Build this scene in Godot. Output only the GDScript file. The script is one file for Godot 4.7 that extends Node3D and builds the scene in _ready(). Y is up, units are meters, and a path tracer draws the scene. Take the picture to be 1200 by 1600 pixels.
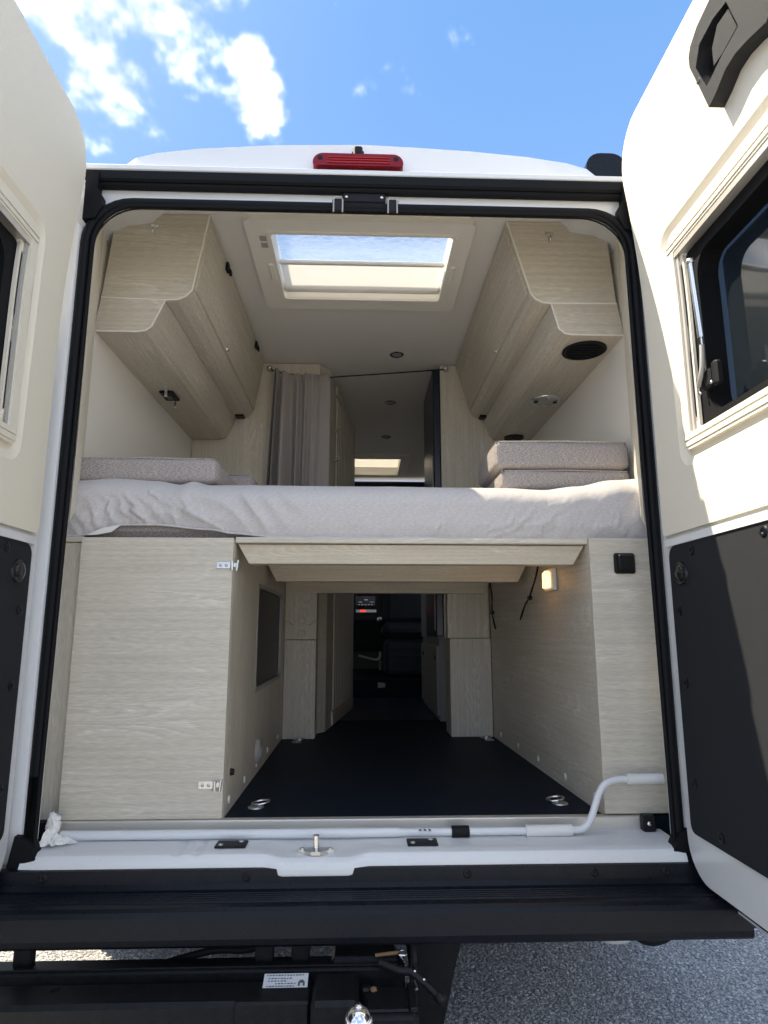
extends Node3D
# Rear of a camper van with both rear doors open, seen from just behind the sill.
# World: ground y = 0, rear frame of the van at z = 0, the van runs towards -z, its middle is x = 0.

var M := {}
var S: SurfaceTool
var G := 0                      # grain axis of wood
var UVO := Vector2.ZERO
var SG := -1                    # smooth group, -1 = flat
var XF := Transform3D.IDENTITY
var rng := RandomNumberGenerator.new()
var taken := {}
const FLOOR := 0.56
const CEIL := 2.45

# ---------------------------------------------------------------- mesh helpers
func begin(grain := 0) -> void:
	S = SurfaceTool.new()
	S.begin(Mesh.PRIMITIVE_TRIANGLES)
	G = grain
	SG = -1
	XF = Transform3D.IDENTITY
	UVO = Vector2(rng.randf() * 2.0, rng.randf() * 1.0)

func uv_of(p: Vector3, n: Vector3) -> Vector2:
	var a := n.abs().max_axis_index()
	if a == G:
		return Vector2(p[(G + 1) % 3], p[(G + 2) % 3]) + UVO
	return Vector2(p[G], p[3 - a - G]) + UVO

func vert(p: Vector3, uv: Vector2) -> void:
	S.set_smooth_group(SG)
	S.set_uv(uv)
	S.add_vertex(XF * p)

func face(pts: Array, out: Vector3) -> void:
	var n := Vector3.ZERO
	for i in pts.size():
		var a: Vector3 = pts[i]
		var b: Vector3 = pts[(i + 1) % pts.size()]
		n -= a.cross(b)
	if n.length_squared() < 1e-14:
		return
	if n.dot(out) < 0.0:
		pts = pts.duplicate()
		pts.reverse()
		n = -n
	n = n.normalized()
	for i in range(1, pts.size() - 1):
		for q in [pts[0], pts[i], pts[i + 1]]:
			vert(q, uv_of(q, n))

func box(c: Vector3, s: Vector3, b := 0.0) -> void:
	var h := s * 0.5
	b = minf(b, 0.49 * minf(s.x, minf(s.y, s.z)))
	var P := {}
	for sx in [-1, 1]:
		for sy in [-1, 1]:
			for sz in [-1, 1]:
				var sg := Vector3(sx, sy, sz)
				var tri := []
				for a in 3:
					var q := h * sg
					for o in 3:
						if o != a:
							q[o] -= b * sg[o]
					tri.append(c + q)
				P[Vector3i(sx, sy, sz)] = tri
				if b > 0.0:
					face(tri, sg)
	for a in 3:
		var e := (a + 1) % 3
		var f := (a + 2) % 3
		for s1 in [-1, 1]:
			var quad := []
			for k in [[-1, -1], [1, -1], [1, 1], [-1, 1]]:
				var key := Vector3i.ZERO
				key[a] = s1; key[e] = k[0]; key[f] = k[1]
				quad.append(P[key][a])
			var out := Vector3.ZERO
			out[a] = s1
			face(quad, out)
			if b > 0.0:
				for s2 in [-1, 1]:
					var k0 := Vector3i.ZERO
					var k1 := Vector3i.ZERO
					k0[a] = -1; k1[a] = 1
					k0[e] = s1; k1[e] = s1
					k0[f] = s2; k1[f] = s2
					var o2 := Vector3.ZERO
					o2[e] = s1; o2[f] = s2
					face([P[k0][e], P[k1][e], P[k1][f], P[k0][f]], o2)

func bx(x0: float, x1: float, y0: float, y1: float, z0: float, z1: float, b := 0.0) -> void:
	box(Vector3(x0 + x1, y0 + y1, z0 + z1) * 0.5, Vector3(absf(x1 - x0), absf(y1 - y0), absf(z1 - z0)), b)

func lift(p: Vector2, ax: int, w: float) -> Vector3:
	if ax == 0: return Vector3(w, p.y, p.x)
	if ax == 1: return Vector3(p.x, w, p.y)
	return Vector3(p.x, p.y, w)

func area2(poly) -> float:
	var t := 0.0
	for i in poly.size():
		var a: Vector2 = poly[i]
		var b: Vector2 = poly[(i + 1) % poly.size()]
		t += a.cross(b)
	return t

func walls(poly, ax: int, a: float, b: float, inward := false) -> void:
	var sgn := signf(area2(poly)) * (-1.0 if inward else 1.0)
	for i in poly.size():
		var p: Vector2 = poly[i]
		var q: Vector2 = poly[(i + 1) % poly.size()]
		var d := (q - p)
		face([lift(p, ax, a), lift(q, ax, a), lift(q, ax, b), lift(p, ax, b)], lift(Vector2(d.y, -d.x) * sgn, ax, 0.0))

func prism(poly, ax: int, a: float, b: float) -> void:
	var pp := PackedVector2Array(poly)
	var idx := Geometry2D.triangulate_polygon(pp)
	for w in [a, b]:
		var out := lift(Vector2.ZERO, ax, 1.0 if w == maxf(a, b) else -1.0)
		for i in range(0, idx.size(), 3):
			face([lift(pp[idx[i]], ax, w), lift(pp[idx[i + 1]], ax, w), lift(pp[idx[i + 2]], ax, w)], out)
	walls(pp, ax, a, b)

func ring(po, pi, ax: int, a: float, b: float) -> void:
	for w in [a, b]:
		var out := lift(Vector2.ZERO, ax, 1.0 if w == maxf(a, b) else -1.0)
		for i in po.size():
			var j: int = (i + 1) % po.size()
			face([lift(po[i], ax, w), lift(po[j], ax, w), lift(pi[j], ax, w), lift(pi[i], ax, w)], out)
	walls(po, ax, a, b)
	walls(pi, ax, a, b, true)

func rrect(x0: float, x1: float, y0: float, y1: float, r: float, n := 6) -> PackedVector2Array:
	return rrect4(x0, x1, y0, y1, [r, r, r, r], n)

func rrect4(x0: float, x1: float, y0: float, y1: float, r: Array, n := 6) -> PackedVector2Array:
	# radii: low-x low-y, high-x low-y, high-x high-y, low-x high-y
	var o := PackedVector2Array()
	var cs := [Vector2(x0 + r[0], y0 + r[0]), Vector2(x1 - r[1], y0 + r[1]), Vector2(x1 - r[2], y1 - r[2]), Vector2(x0 + r[3], y1 - r[3])]
	for k in 4:
		for i in n + 1:
			var t := PI + k * PI / 2 + (PI / 2) * i / n
			o.append(cs[k] + Vector2(cos(t), sin(t)) * r[k])
	return o

func circle(c: Vector2, r: float, n := 20) -> PackedVector2Array:
	var o := PackedVector2Array()
	for i in n:
		o.append(c + Vector2(cos(TAU * i / n), sin(TAU * i / n)) * r)
	return o

func smooth_path(pts: Array, steps := 6) -> Array:
	var o := []
	for i in pts.size() - 1:
		var p0: Vector3 = pts[maxi(i - 1, 0)]
		var p1: Vector3 = pts[i]
		var p2: Vector3 = pts[i + 1]
		var p3: Vector3 = pts[mini(i + 2, pts.size() - 1)]
		for k in steps:
			o.append(p1.cubic_interpolate(p2, p0, p3, float(k) / steps))
	o.append(pts[-1])
	return o

func tube(pts: Array, r: float, n := 10, closed := false) -> void:
	var rings := []
	var up := Vector3.UP
	var m := pts.size()
	for i in m:
		var a: Vector3 = pts[(i - 1 + m) % m] if closed else pts[maxi(i - 1, 0)]
		var b: Vector3 = pts[(i + 1) % m] if closed else pts[mini(i + 1, m - 1)]
		var t := (b - a).normalized()
		if absf(t.dot(up)) > 0.95:
			up = Vector3.RIGHT if absf(t.x) < 0.9 else Vector3.BACK
		var s := t.cross(up).normalized()
		up = s.cross(t).normalized()
		var rr := []
		for k in n:
			rr.append(pts[i] + (s * cos(TAU * k / n) + up * sin(TAU * k / n)) * r)
		rings.append(rr)
	SG = 1
	var last := m if closed else m - 1
	for i in last:
		for k in n:
			var q := [rings[i][k], rings[i][(k + 1) % n], rings[(i + 1) % m][(k + 1) % n], rings[(i + 1) % m][k]]
			face(q, (q[0] + q[1] + q[2] + q[3]) * 0.25 - (pts[i] + pts[(i + 1) % m]) * 0.5)
	SG = -1
	if not closed:
		face(rings[0].duplicate(), pts[0] - pts[1])
		face(rings[m - 1].duplicate(), pts[m - 1] - pts[m - 2])

func lathe(prof: Array, at: Vector3, axis: Vector3, n := 20) -> void:
	axis = axis.normalized()
	var s := axis.cross(Vector3.UP if absf(axis.y) < 0.9 else Vector3.RIGHT).normalized()
	var t := axis.cross(s)
	SG = 1
	for i in prof.size() - 1:
		var a: Vector2 = prof[i]
		var b: Vector2 = prof[i + 1]
		SG = 10 + i if (a.x == b.x or a.y == b.y) else 1
		for k in n:
			var c0 := s * cos(TAU * k / n) + t * sin(TAU * k / n)
			var c1 := s * cos(TAU * (k + 1) / n) + t * sin(TAU * (k + 1) / n)
			var out := (c0 + c1) * (b.y - a.y) + axis * (a.x - b.x) * 2.0
			var q := [at + c0 * a.x + axis * a.y, at + c1 * a.x + axis * a.y, at + c1 * b.x + axis * b.y, at + c0 * b.x + axis * b.y]
			if a.x < 1e-6: q.remove_at(1)
			elif b.x < 1e-6: q.remove_at(3)
			face(q, out)
	SG = -1

func grid(nu: int, nv: int, f: Callable, out: Vector3, uvs := Vector2.ONE) -> void:
	SG = 1
	var pts := []
	for i in nu + 1:
		var row := []
		for j in nv + 1:
			row.append(f.call(float(i) / nu, float(j) / nv))
		pts.append(row)
	var a: Vector3 = pts[nu / 2][nv / 2]
	var nn: Vector3 = (a - pts[nu / 2 + 1][nv / 2 + 1]).cross(a - pts[nu / 2 + 1][nv / 2])
	var flip := nn.dot(out) < 0.0
	for i in nu:
		for j in nv:
			var k := [[i, j], [i + 1, j], [i + 1, j + 1], [i, j], [i + 1, j + 1], [i, j + 1]]
			if flip: k.reverse()
			for e in k:
				vert(pts[e[0]][e[1]], Vector2(float(e[0]) / nu, float(e[1]) / nv) * uvs)
	SG = -1

# ---------------------------------------------------------------- nodes
func numbered(n: String) -> String:
	if not taken.has(n):
		taken[n] = 0
		return n
	taken[n] += 1
	return "%s_%03d" % [n, taken[n]]

func thing(called: String, label: String, category: String, at := Vector3.ZERO, group := "") -> Node3D:
	var o := Node3D.new()
	o.name = numbered(called)
	add_child(o, true)
	o.position = at
	o.set_meta("label", label)
	o.set_meta("category", category)
	if group: o.set_meta("group", group)
	return o

# Commits what was collected (in world coordinates) as one mesh under its thing or part.
func part(parent: Node3D, called: String, mat: String, label := "") -> MeshInstance3D:
	S.generate_normals()
	var o := MeshInstance3D.new()
	o.mesh = S.commit()
	o.material_override = M[mat]
	o.name = called
	parent.add_child(o, true)
	if parent.get_parent() == self:
		o.position = -parent.position
	if label: o.set_meta("label", label)
	return o

func structure(called: String, mat: String, kind := "structure") -> MeshInstance3D:
	S.generate_normals()
	var o := MeshInstance3D.new()
	o.mesh = S.commit()
	o.material_override = M[mat]
	o.name = called
	add_child(o, true)
	o.set_meta("kind", kind)
	return o

# ---------------------------------------------------------------- materials
func mat(called: String, c: Color, rough := 0.6, metal := 0.0) -> StandardMaterial3D:
	# c holds linear base colour
	var m := StandardMaterial3D.new()
	m.albedo_color = c.linear_to_srgb()
	m.roughness = rough
	m.metallic = metal
	m.resource_name = called
	M[called] = m
	return m

func noise_image(w: int, h: int, freq: float, sd: int, oct := 3, type := FastNoiseLite.TYPE_SIMPLEX_SMOOTH) -> Image:
	var n := FastNoiseLite.new()
	n.seed = sd
	n.noise_type = type
	n.frequency = freq
	n.fractal_octaves = oct
	return n.get_seamless_image(w, h)

func normal_tex(im: Image, k: float) -> ImageTexture:
	im = im.duplicate()
	im.convert(Image.FORMAT_RGBA8)
	im.bump_map_to_normal_map(k)
	return ImageTexture.create_from_image(im)

func tone_tex(im: Image, lo: Color, hi: Color) -> ImageTexture:
	var d := im.get_data()
	var o := PackedByteArray()
	o.resize(d.size() * 3)
	var lut := []
	for i in 256:
		var c := lo.lerp(hi, i / 255.0)
		lut.append([int(c.r * 255), int(c.g * 255), int(c.b * 255)])
	for i in d.size():
		var l = lut[d[i]]
		o[i * 3] = l[0]; o[i * 3 + 1] = l[1]; o[i * 3 + 2] = l[2]
	return ImageTexture.create_from_image(Image.create_from_data(im.get_width(), im.get_height(), false, Image.FORMAT_RGB8, o))

func wrap_resize(im: Image, w: int, h: int) -> Image:
	# enlarges a seamless image without breaking its seams
	var a := im.get_width()
	var b := im.get_height()
	var big := Image.create(a + 8, b + 8, false, im.get_format())
	for i in 3:
		for j in 3:
			big.blit_rect(im, Rect2i(0, 0, a, b), Vector2i(4 + (i - 1) * a, 4 + (j - 1) * b))
	big.resize(w * (a + 8) / a, h * (b + 8) / b, Image.INTERPOLATE_CUBIC)
	return big.get_region(Rect2i(4 * w / a, 4 * h / b, w, h))

func sparse(im: Image, thr: float, gain: float) -> Image:
	# mostly clean, with marks where the noise is low
	var d := im.get_data()
	for i in d.size():
		d[i] = int(clampf((d[i] / 255.0 - thr) * gain, 0.0, 1.0) * 255)
	return Image.create_from_data(im.get_width(), im.get_height(), false, Image.FORMAT_L8, d)

func wood_textures(sd: int) -> Array:
	# two metres along the grain, one across
	var w := 1024
	var h := 1024
	var big := wrap_resize(noise_image(64, 256, 0.014, sd, 3), w, h)
	var fine := wrap_resize(noise_image(170, 1024, 0.30, sd + 2, 2), w, h)
	var long := wrap_resize(noise_image(48, 1024, 0.07, sd + 5, 3), w, h)
	var cloud := wrap_resize(noise_image(128, 256, 0.022, sd + 8, 3), w, h)
	var b := big.get_data(); var f := fine.get_data(); var p := long.get_data(); var c := cloud.get_data()
	var o := PackedByteArray(); o.resize(w * h * 3)
	var hi := PackedByteArray(); hi.resize(w * h)
	for i in w * h:
		var y := float(i / w) / h
		var fv := f[i] / 255.0
		# year rings: thin pale lines that only show where the board was cut flat
		var band := fposmod((b[i] / 255.0) * 15.0 + y * 22.0 + fv * 0.25, 1.0)
		var line := maxf(0.0, 1.0 - absf(band - 0.5) * 5.0)
		var figure := clampf((c[i] / 255.0 - 0.48) * 4.0, 0.0, 1.0)
		var v := clampf(0.5 + (fv - 0.5) * 0.62 + (p[i] / 255.0 - 0.5) * 0.42 + (c[i] / 255.0 - 0.5) * 0.18 + (band - 0.5) * 0.22 * figure, 0.0, 1.0)
		var white := line * figure * (0.35 + fv)
		var r := lerpf(0.690, 0.860, v) + white * 0.060
		var g := lerpf(0.668, 0.838, v) + white * 0.066
		var bl := lerpf(0.622, 0.792, v) + white * 0.080
		o[i * 3] = int(minf(r, 1.0) * 255); o[i * 3 + 1] = int(minf(g, 1.0) * 255); o[i * 3 + 2] = int(minf(bl, 1.0) * 255)
		hi[i] = int(clampf(0.3 + v * 0.5, 0.0, 1.0) * 255)
	var im := Image.create_from_data(w, h, false, Image.FORMAT_RGB8, o)
	var hm := Image.create_from_data(w, h, false, Image.FORMAT_L8, hi)
	return [ImageTexture.create_from_image(im), normal_tex(hm, 1.6)]

func make_materials() -> void:
	var wt := wood_textures(3)
	var wt2 := wood_textures(203)
	for e in [["wood", Color(1.0, 0.975, 0.925)], ["wood_b", Color(1.0, 0.975, 0.925)], ["wood_warm", Color(1.0, 0.95, 0.85)]]:
		var m := mat(e[0], e[1], 0.5)
		var w: Array = wt2 if e[0] == "wood_b" else wt
		m.albedo_texture = w[0]
		m.normal_enabled = true
		m.normal_texture = w[1]
		m.normal_scale = 0.25
		m.uv1_scale = Vector3(0.5, 1.0, 1.0)
	M.wood_warm.uv1_scale = Vector3(0.8, 2.2, 1.0)
	var soft := noise_image(256, 256, 0.10, 21, 4)
	var soft_n := normal_tex(soft, 3.0)
	var grain := noise_image(256, 256, 0.22, 23, 3)
	var grain_n := normal_tex(grain, 6.0)
	var blotch := noise_image(256, 256, 0.02, 27, 5)
	for e in [["cream", Color(0.74, 0.69, 0.57), 0.62], ["lining", Color(0.80, 0.765, 0.69), 0.7], ["ceiling", Color(0.74, 0.715, 0.66), 0.75], ["trim", Color(0.75, 0.70, 0.58), 0.55]]:
		var m := mat(e[0], e[1], e[2])
		m.normal_enabled = true
		m.normal_texture = soft_n
		m.normal_scale = 0.35
		m.uv1_triplanar = true
		m.uv1_world_triplanar = true
		m.uv1_scale = Vector3(9, 9, 9)
	mat("white", Color(0.70, 0.705, 0.70), 0.3)
	M.white.clearcoat_enabled = true
	M.white.clearcoat = 0.6
	M.white.clearcoat_roughness = 0.15
	mat("white_worn", Color(0.77, 0.775, 0.77), 0.3)
	M.white_worn.albedo_texture = tone_tex(sparse(noise_image(512, 512, 0.06, 31, 5), 0.04, 6.0), Color(0.74, 0.73, 0.71), Color(0.96, 0.96, 0.96))
	M.white_worn.uv1_triplanar = true
	M.white_worn.uv1_world_triplanar = true
	M.white_worn.uv1_scale = Vector3(1.6, 4.0, 4.0)
	mat("rubber", Color(0.0055, 0.006, 0.0075), 0.6)
	M.rubber.metallic_specular = 0.28
	mat("black", Color(0.008, 0.0085, 0.0095), 0.5)
	M.black.metallic_specular = 0.35
	mat("black_gloss", Color(0.01, 0.011, 0.013), 0.2)
	for e in [["bumper", Color(0.0045, 0.0064, 0.0100), 0.42, 0.12, 14.0], ["panel", Color(0.022, 0.0245, 0.029), 0.55, 1.0, 16.0], ["steel_black", Color(0.010, 0.0115, 0.014), 0.4, 0.4, 8.0], ["handle", Color(0.030, 0.031, 0.034), 0.5, 0.8, 20.0]]:
		var m := mat(e[0], e[1], e[2])
		m.normal_enabled = true
		m.normal_texture = grain_n
		m.normal_scale = e[3]
		m.uv1_triplanar = true
		m.uv1_world_triplanar = true
		m.uv1_scale = Vector3.ONE * e[4]
	M.bumper.roughness_texture = tone_tex(noise_image(256, 256, 0.015, 37, 5), Color(0.55, 0.55, 0.55), Color(1, 1, 1))
	M.bumper.roughness = 0.42
	M.bumper.metallic_specular = 0.32
	M.panel.metallic_specular = 0.25
	M.handle.metallic_specular = 0.25
	M.steel_black.metallic_specular = 0.35
	M.steel_black.albedo_texture = tone_tex(noise_image(256, 256, 0.02, 41, 5), Color(0.55, 0.55, 0.58), Color(1, 0.98, 0.94))
	mat("floor", Color(0.0060, 0.0115, 0.0205), 0.55)
	M.floor.metallic_specular = 0.25
	M.floor.normal_enabled = true
	M.floor.normal_texture = grain_n
	M.floor.normal_scale = 0.35
	M.floor.uv1_triplanar = true
	M.floor.uv1_world_triplanar = true
	M.floor.uv1_scale = Vector3.ONE * 8.0
	mat("floor_blue_sheen", Color(0.016, 0.038, 0.060), 0.3)  # dark blue vinyl, with the side-window sheen lifted into its colour
	mat("alu", Color(0.74, 0.70, 0.63), 0.34, 0.6)
	mat("chrome", Color(0.75, 0.75, 0.76), 0.15, 1.0)
	mat("zinc", Color(0.6, 0.6, 0.58), 0.32, 0.9)
	mat("pole_white", Color(0.70, 0.71, 0.72), 0.35)
	mat("plastic_white", Color(0.72, 0.71, 0.68), 0.5)
	mat("plastic_beige", Color(0.82, 0.785, 0.71), 0.5)
	mat("grey_plastic", Color(0.36, 0.35, 0.33), 0.5)
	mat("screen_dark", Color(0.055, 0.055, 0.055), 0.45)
	mat("tissue", Color(0.82, 0.80, 0.76), 0.9)
	M.tissue.backlight_enabled = true
	M.tissue.backlight = Color(0.3, 0.3, 0.3)
	mat("rust", Color(0.20, 0.11, 0.05), 0.7)
	mat("red_lens", Color(0.20, 0.004, 0.008), 0.1)
	mat("red_inner", Color(0.34, 0.010, 0.016), 0.2)
	mat("label_plate", Color(0.55, 0.56, 0.57), 0.4)
	mat("ink", Color(0.08, 0.08, 0.085), 0.6)
	mat("tyre", Color(0.02, 0.02, 0.021), 0.8)
	mat("dash", Color(0.02, 0.021, 0.024), 0.6)
	mat("seat", Color(0.03, 0.033, 0.04), 0.85)
	mat("blue_dark", Color(0.012, 0.018, 0.035), 0.3)
	# cloth
	var tw := wrap_resize(noise_image(170, 512, 0.42, 51, 2), 512, 512)
	mat("tweed", Color(0.66, 0.625, 0.615), 0.95)
	M.tweed.albedo_texture = tone_tex(tw, Color(0.52, 0.50, 0.49), Color(1.0, 0.99, 0.98))
	M.tweed.uv1_scale = Vector3(1.5, 2.4, 1)
	M.tweed.normal_enabled = true
	M.tweed.normal_texture = normal_tex(tw, 4.0)
	M.tweed.normal_scale = 0.3
	var weave := noise_image(256, 256, 0.12, 53, 3)
	mat("sheet", Color(0.62, 0.59, 0.58), 0.92)
	M.sheet.normal_enabled = true
	M.sheet.normal_texture = normal_tex(weave, 3.0)
	M.sheet.normal_scale = 0.3
	M.sheet.albedo_texture = tone_tex(noise_image(256, 256, 0.05, 55, 4), Color(0.9, 0.9, 0.9), Color(1, 1, 1))
	M.sheet.rim_enabled = true
	M.sheet.rim = 0.2
	mat("curtain", Color(0.36, 0.335, 0.32), 0.95)
	M.curtain.normal_enabled = true
	M.curtain.normal_texture = normal_tex(weave, 3.0)
	M.curtain.normal_scale = 0.3
	mat("blind", Color(0.84, 0.82, 0.79), 0.8)
	M.blind.backlight_enabled = true
	M.blind.backlight = Color(0.74, 0.73, 0.71)
	mat("blind_white", Color(0.85, 0.84, 0.80), 0.8)
	M.blind_white.backlight_enabled = true
	M.blind_white.backlight = Color(1.0, 0.98, 0.94)
	# glass
	var gl := mat("glass_dark", Color(0.012, 0.016, 0.02), 0.04)
	gl.transparency = BaseMaterial3D.TRANSPARENCY_ALPHA
	gl.albedo_color.a = 0.72
	gl.metallic_specular = 0.7
	var gh := mat("glass_hatch", Color(0.55, 0.65, 0.75), 0.12)
	gh.transparency = BaseMaterial3D.TRANSPARENCY_ALPHA
	gh.albedo_color.a = 0.16
	var drops := noise_image(256, 256, 0.09, 61, 3, FastNoiseLite.TYPE_CELLULAR)
	gh.normal_enabled = true
	gh.normal_texture = normal_tex(drops, 4.0)
	gh.normal_scale = 0.4
	var gc := mat("glass_clear", Color(0.2, 0.24, 0.27), 0.03)
	gc.transparency = BaseMaterial3D.TRANSPARENCY_ALPHA
	gc.albedo_color.a = 0.1
	# ground
	var asp := mat("asphalt", Color(1, 1, 1), 0.9)
	var an := noise_image(512, 512, 0.14, 71, 3, FastNoiseLite.TYPE_CELLULAR)
	asp.albedo_texture = tone_tex(an, Color(0.69, 0.69, 0.688), Color(0.46, 0.46, 0.47))
	asp.normal_enabled = true
	asp.normal_texture = normal_tex(an, 6.0)
	asp.uv1_triplanar = true
	asp.uv1_world_triplanar = true
	asp.uv1_scale = Vector3(2.2, 2.2, 2.2)
	mat("chips", Color(1, 1, 1), 0.8)
	M.chips.vertex_color_use_as_albedo = true
	# lit things
	var lamp := mat("lamp_lit", Color(1.0, 0.75, 0.4), 0.3)
	lamp.emission_enabled = true
	lamp.emission = Color(1.0, 0.86, 0.62)
	lamp.emission_energy_multiplier = 0.34
	var disp := mat("display_red", Color(0.4, 0.05, 0.05), 0.4)
	disp.emission_enabled = true
	disp.emission = Color(1.0, 0.25, 0.2)
	disp.emission_energy_multiplier = 0.25

# ---------------------------------------------------------------- sky
func make_sky(sun_to: Vector3) -> PanoramaSkyMaterial:
	var w := 2048
	var h := 1024
	var n := FastNoiseLite.new(); n.seed = 4; n.frequency = 4.2; n.fractal_octaves = 7; n.fractal_gain = 0.64
	var n2 := FastNoiseLite.new(); n2.seed = 12; n2.frequency = 1.0; n2.fractal_octaves = 3
	# clouds that the photograph shows: azimuth, elevation, radius in degrees, weight
	var blobs := [[-23.5, 47.5, 5.6, 1.35], [-29.0, 46.5, 6.0, 1.45], [-18.0, 50.0, 4.6, 1.1], [-25.3, 42.0, 3.6, 1.25], [-34.0, 50.0, 9.0, 1.3], [-24.0, 57.0, 9.0, 1.1],
		[-10.2, 42.4, 2.2, 1.25], [-11.6, 45.2, 1.7, 1.05]]
	var bd := []
	for b in blobs:
		var e := deg_to_rad(b[1]); var a := deg_to_rad(b[0])
		bd.append([Vector3(sin(a) * cos(e), sin(e), -cos(a) * cos(e)), 1.0 / (2.0 * pow(deg_to_rad(b[2]) * 0.75, 2.0)), b[3]])
	var look := Vector3(0.12, 0.62, -0.77).normalized()
	var data := PackedFloat32Array()
	data.resize(w * h * 3)
	for j in h:
		var el := PI / 2 - PI * (j + 0.5) / h
		var y := sin(el)
		var c := cos(el)
		for i in w:
			var k := (j * w + i) * 3
			if y < -0.02:
				data[k] = 0.13; data[k + 1] = 0.13; data[k + 2] = 0.13
				continue
			var az := TAU * ((i + 0.5) / w)
			var d := Vector3(sin(az) * c, y, -cos(az) * c)
			var t := pow(clampf(1.0 - y, 0.0, 1.0), 2.2)
			var cs := maxf(d.dot(sun_to), 0.0)
			var glow := pow(cs, 9.0) * 0.12 + pow(cs, 60.0) * 0.4
			var r := lerpf(0.032, 0.155, t) + glow
			var g := lerpf(0.076, 0.207, t) + glow
			var b := lerpf(0.163, 0.292, t) + glow * 0.95
			var f := n.get_noise_3dv(d * 1.6 + Vector3(0, y, 0))
			var cover := n2.get_noise_3dv(d * 1.7) * 0.9 + 0.42 - 1.9 * smoothstep(0.72, 0.93, d.dot(look))  # broken cloud added outside the view as fill light, kept clear around look
			for q in bd:
				var ex: float = (1.0 - d.dot(q[0])) * 2.0 * q[1]
				if ex < 6.0: cover = maxf(cover, lerpf(-0.9, q[2], exp(-ex)))
			var dens := pow(smoothstep(-0.10, 0.85, cover * 0.55 + f * 1.2), 1.2)
			var lum := 0.29 + 0.30 * smoothstep(-0.2, 0.4, f) + 0.6 * glow
			r = lerpf(r, lum, dens); g = lerpf(g, lum * 1.0, dens); b = lerpf(b, lum * 1.0, dens)
			data[k] = r; data[k + 1] = g; data[k + 2] = b
	var im := Image.create_from_data(w, h, false, Image.FORMAT_RGBF, data.to_byte_array())
	var m := PanoramaSkyMaterial.new()
	m.panorama = ImageTexture.create_from_image(im)
	return m

# ---------------------------------------------------------------- the van
var van: Node3D

func roof_y(x: float) -> float:
	var a := absf(x)
	var hump := [[0.0, 2.516], [0.27, 2.507], [0.5, 2.488], [0.62, 2.470], [0.68, 2.452], [0.705, 2.43], [0.715, 2.412], [0.80, 2.40], [0.86, 2.37], [0.91, 2.30], [0.95, 2.15], [0.985, 1.75], [1.01, 1.25], [1.02, 0.85], [1.0, 0.42]]
	for i in hump.size() - 1:
		if a <= hump[i + 1][0] or i == 11:
			return lerpf(hump[i][1], hump[i + 1][1], clampf((a - hump[i][0]) / (hump[i + 1][0] - hump[i][0]), 0, 1))
	return 2.37

func opening(g: float) -> PackedVector2Array:
	# outline of the rear opening grown by g
	return rrect4(-0.777 - g, 0.775 + g, 0.50 - g * 0.2, 2.262 + g, [0.03, 0.03, 0.125 + g, 0.125 + g], 8)

func sheet_with_holes(xs: Array, zs: Array, f: Callable, holes: Array, out: Vector3) -> void:
	for i in xs.size() - 1:
		for j in zs.size() - 1:
			var cx: float = (xs[i] + xs[i + 1]) * 0.5
			var cz: float = (zs[j] + zs[j + 1]) * 0.5
			var cut := false
			for q in holes:
				if q.has_point(Vector2(cx, cz)): cut = true
			if not cut:
				face([f.call(xs[i], zs[j]), f.call(xs[i + 1], zs[j]), f.call(xs[i + 1], zs[j + 1]), f.call(xs[i], zs[j + 1])], out)

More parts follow.
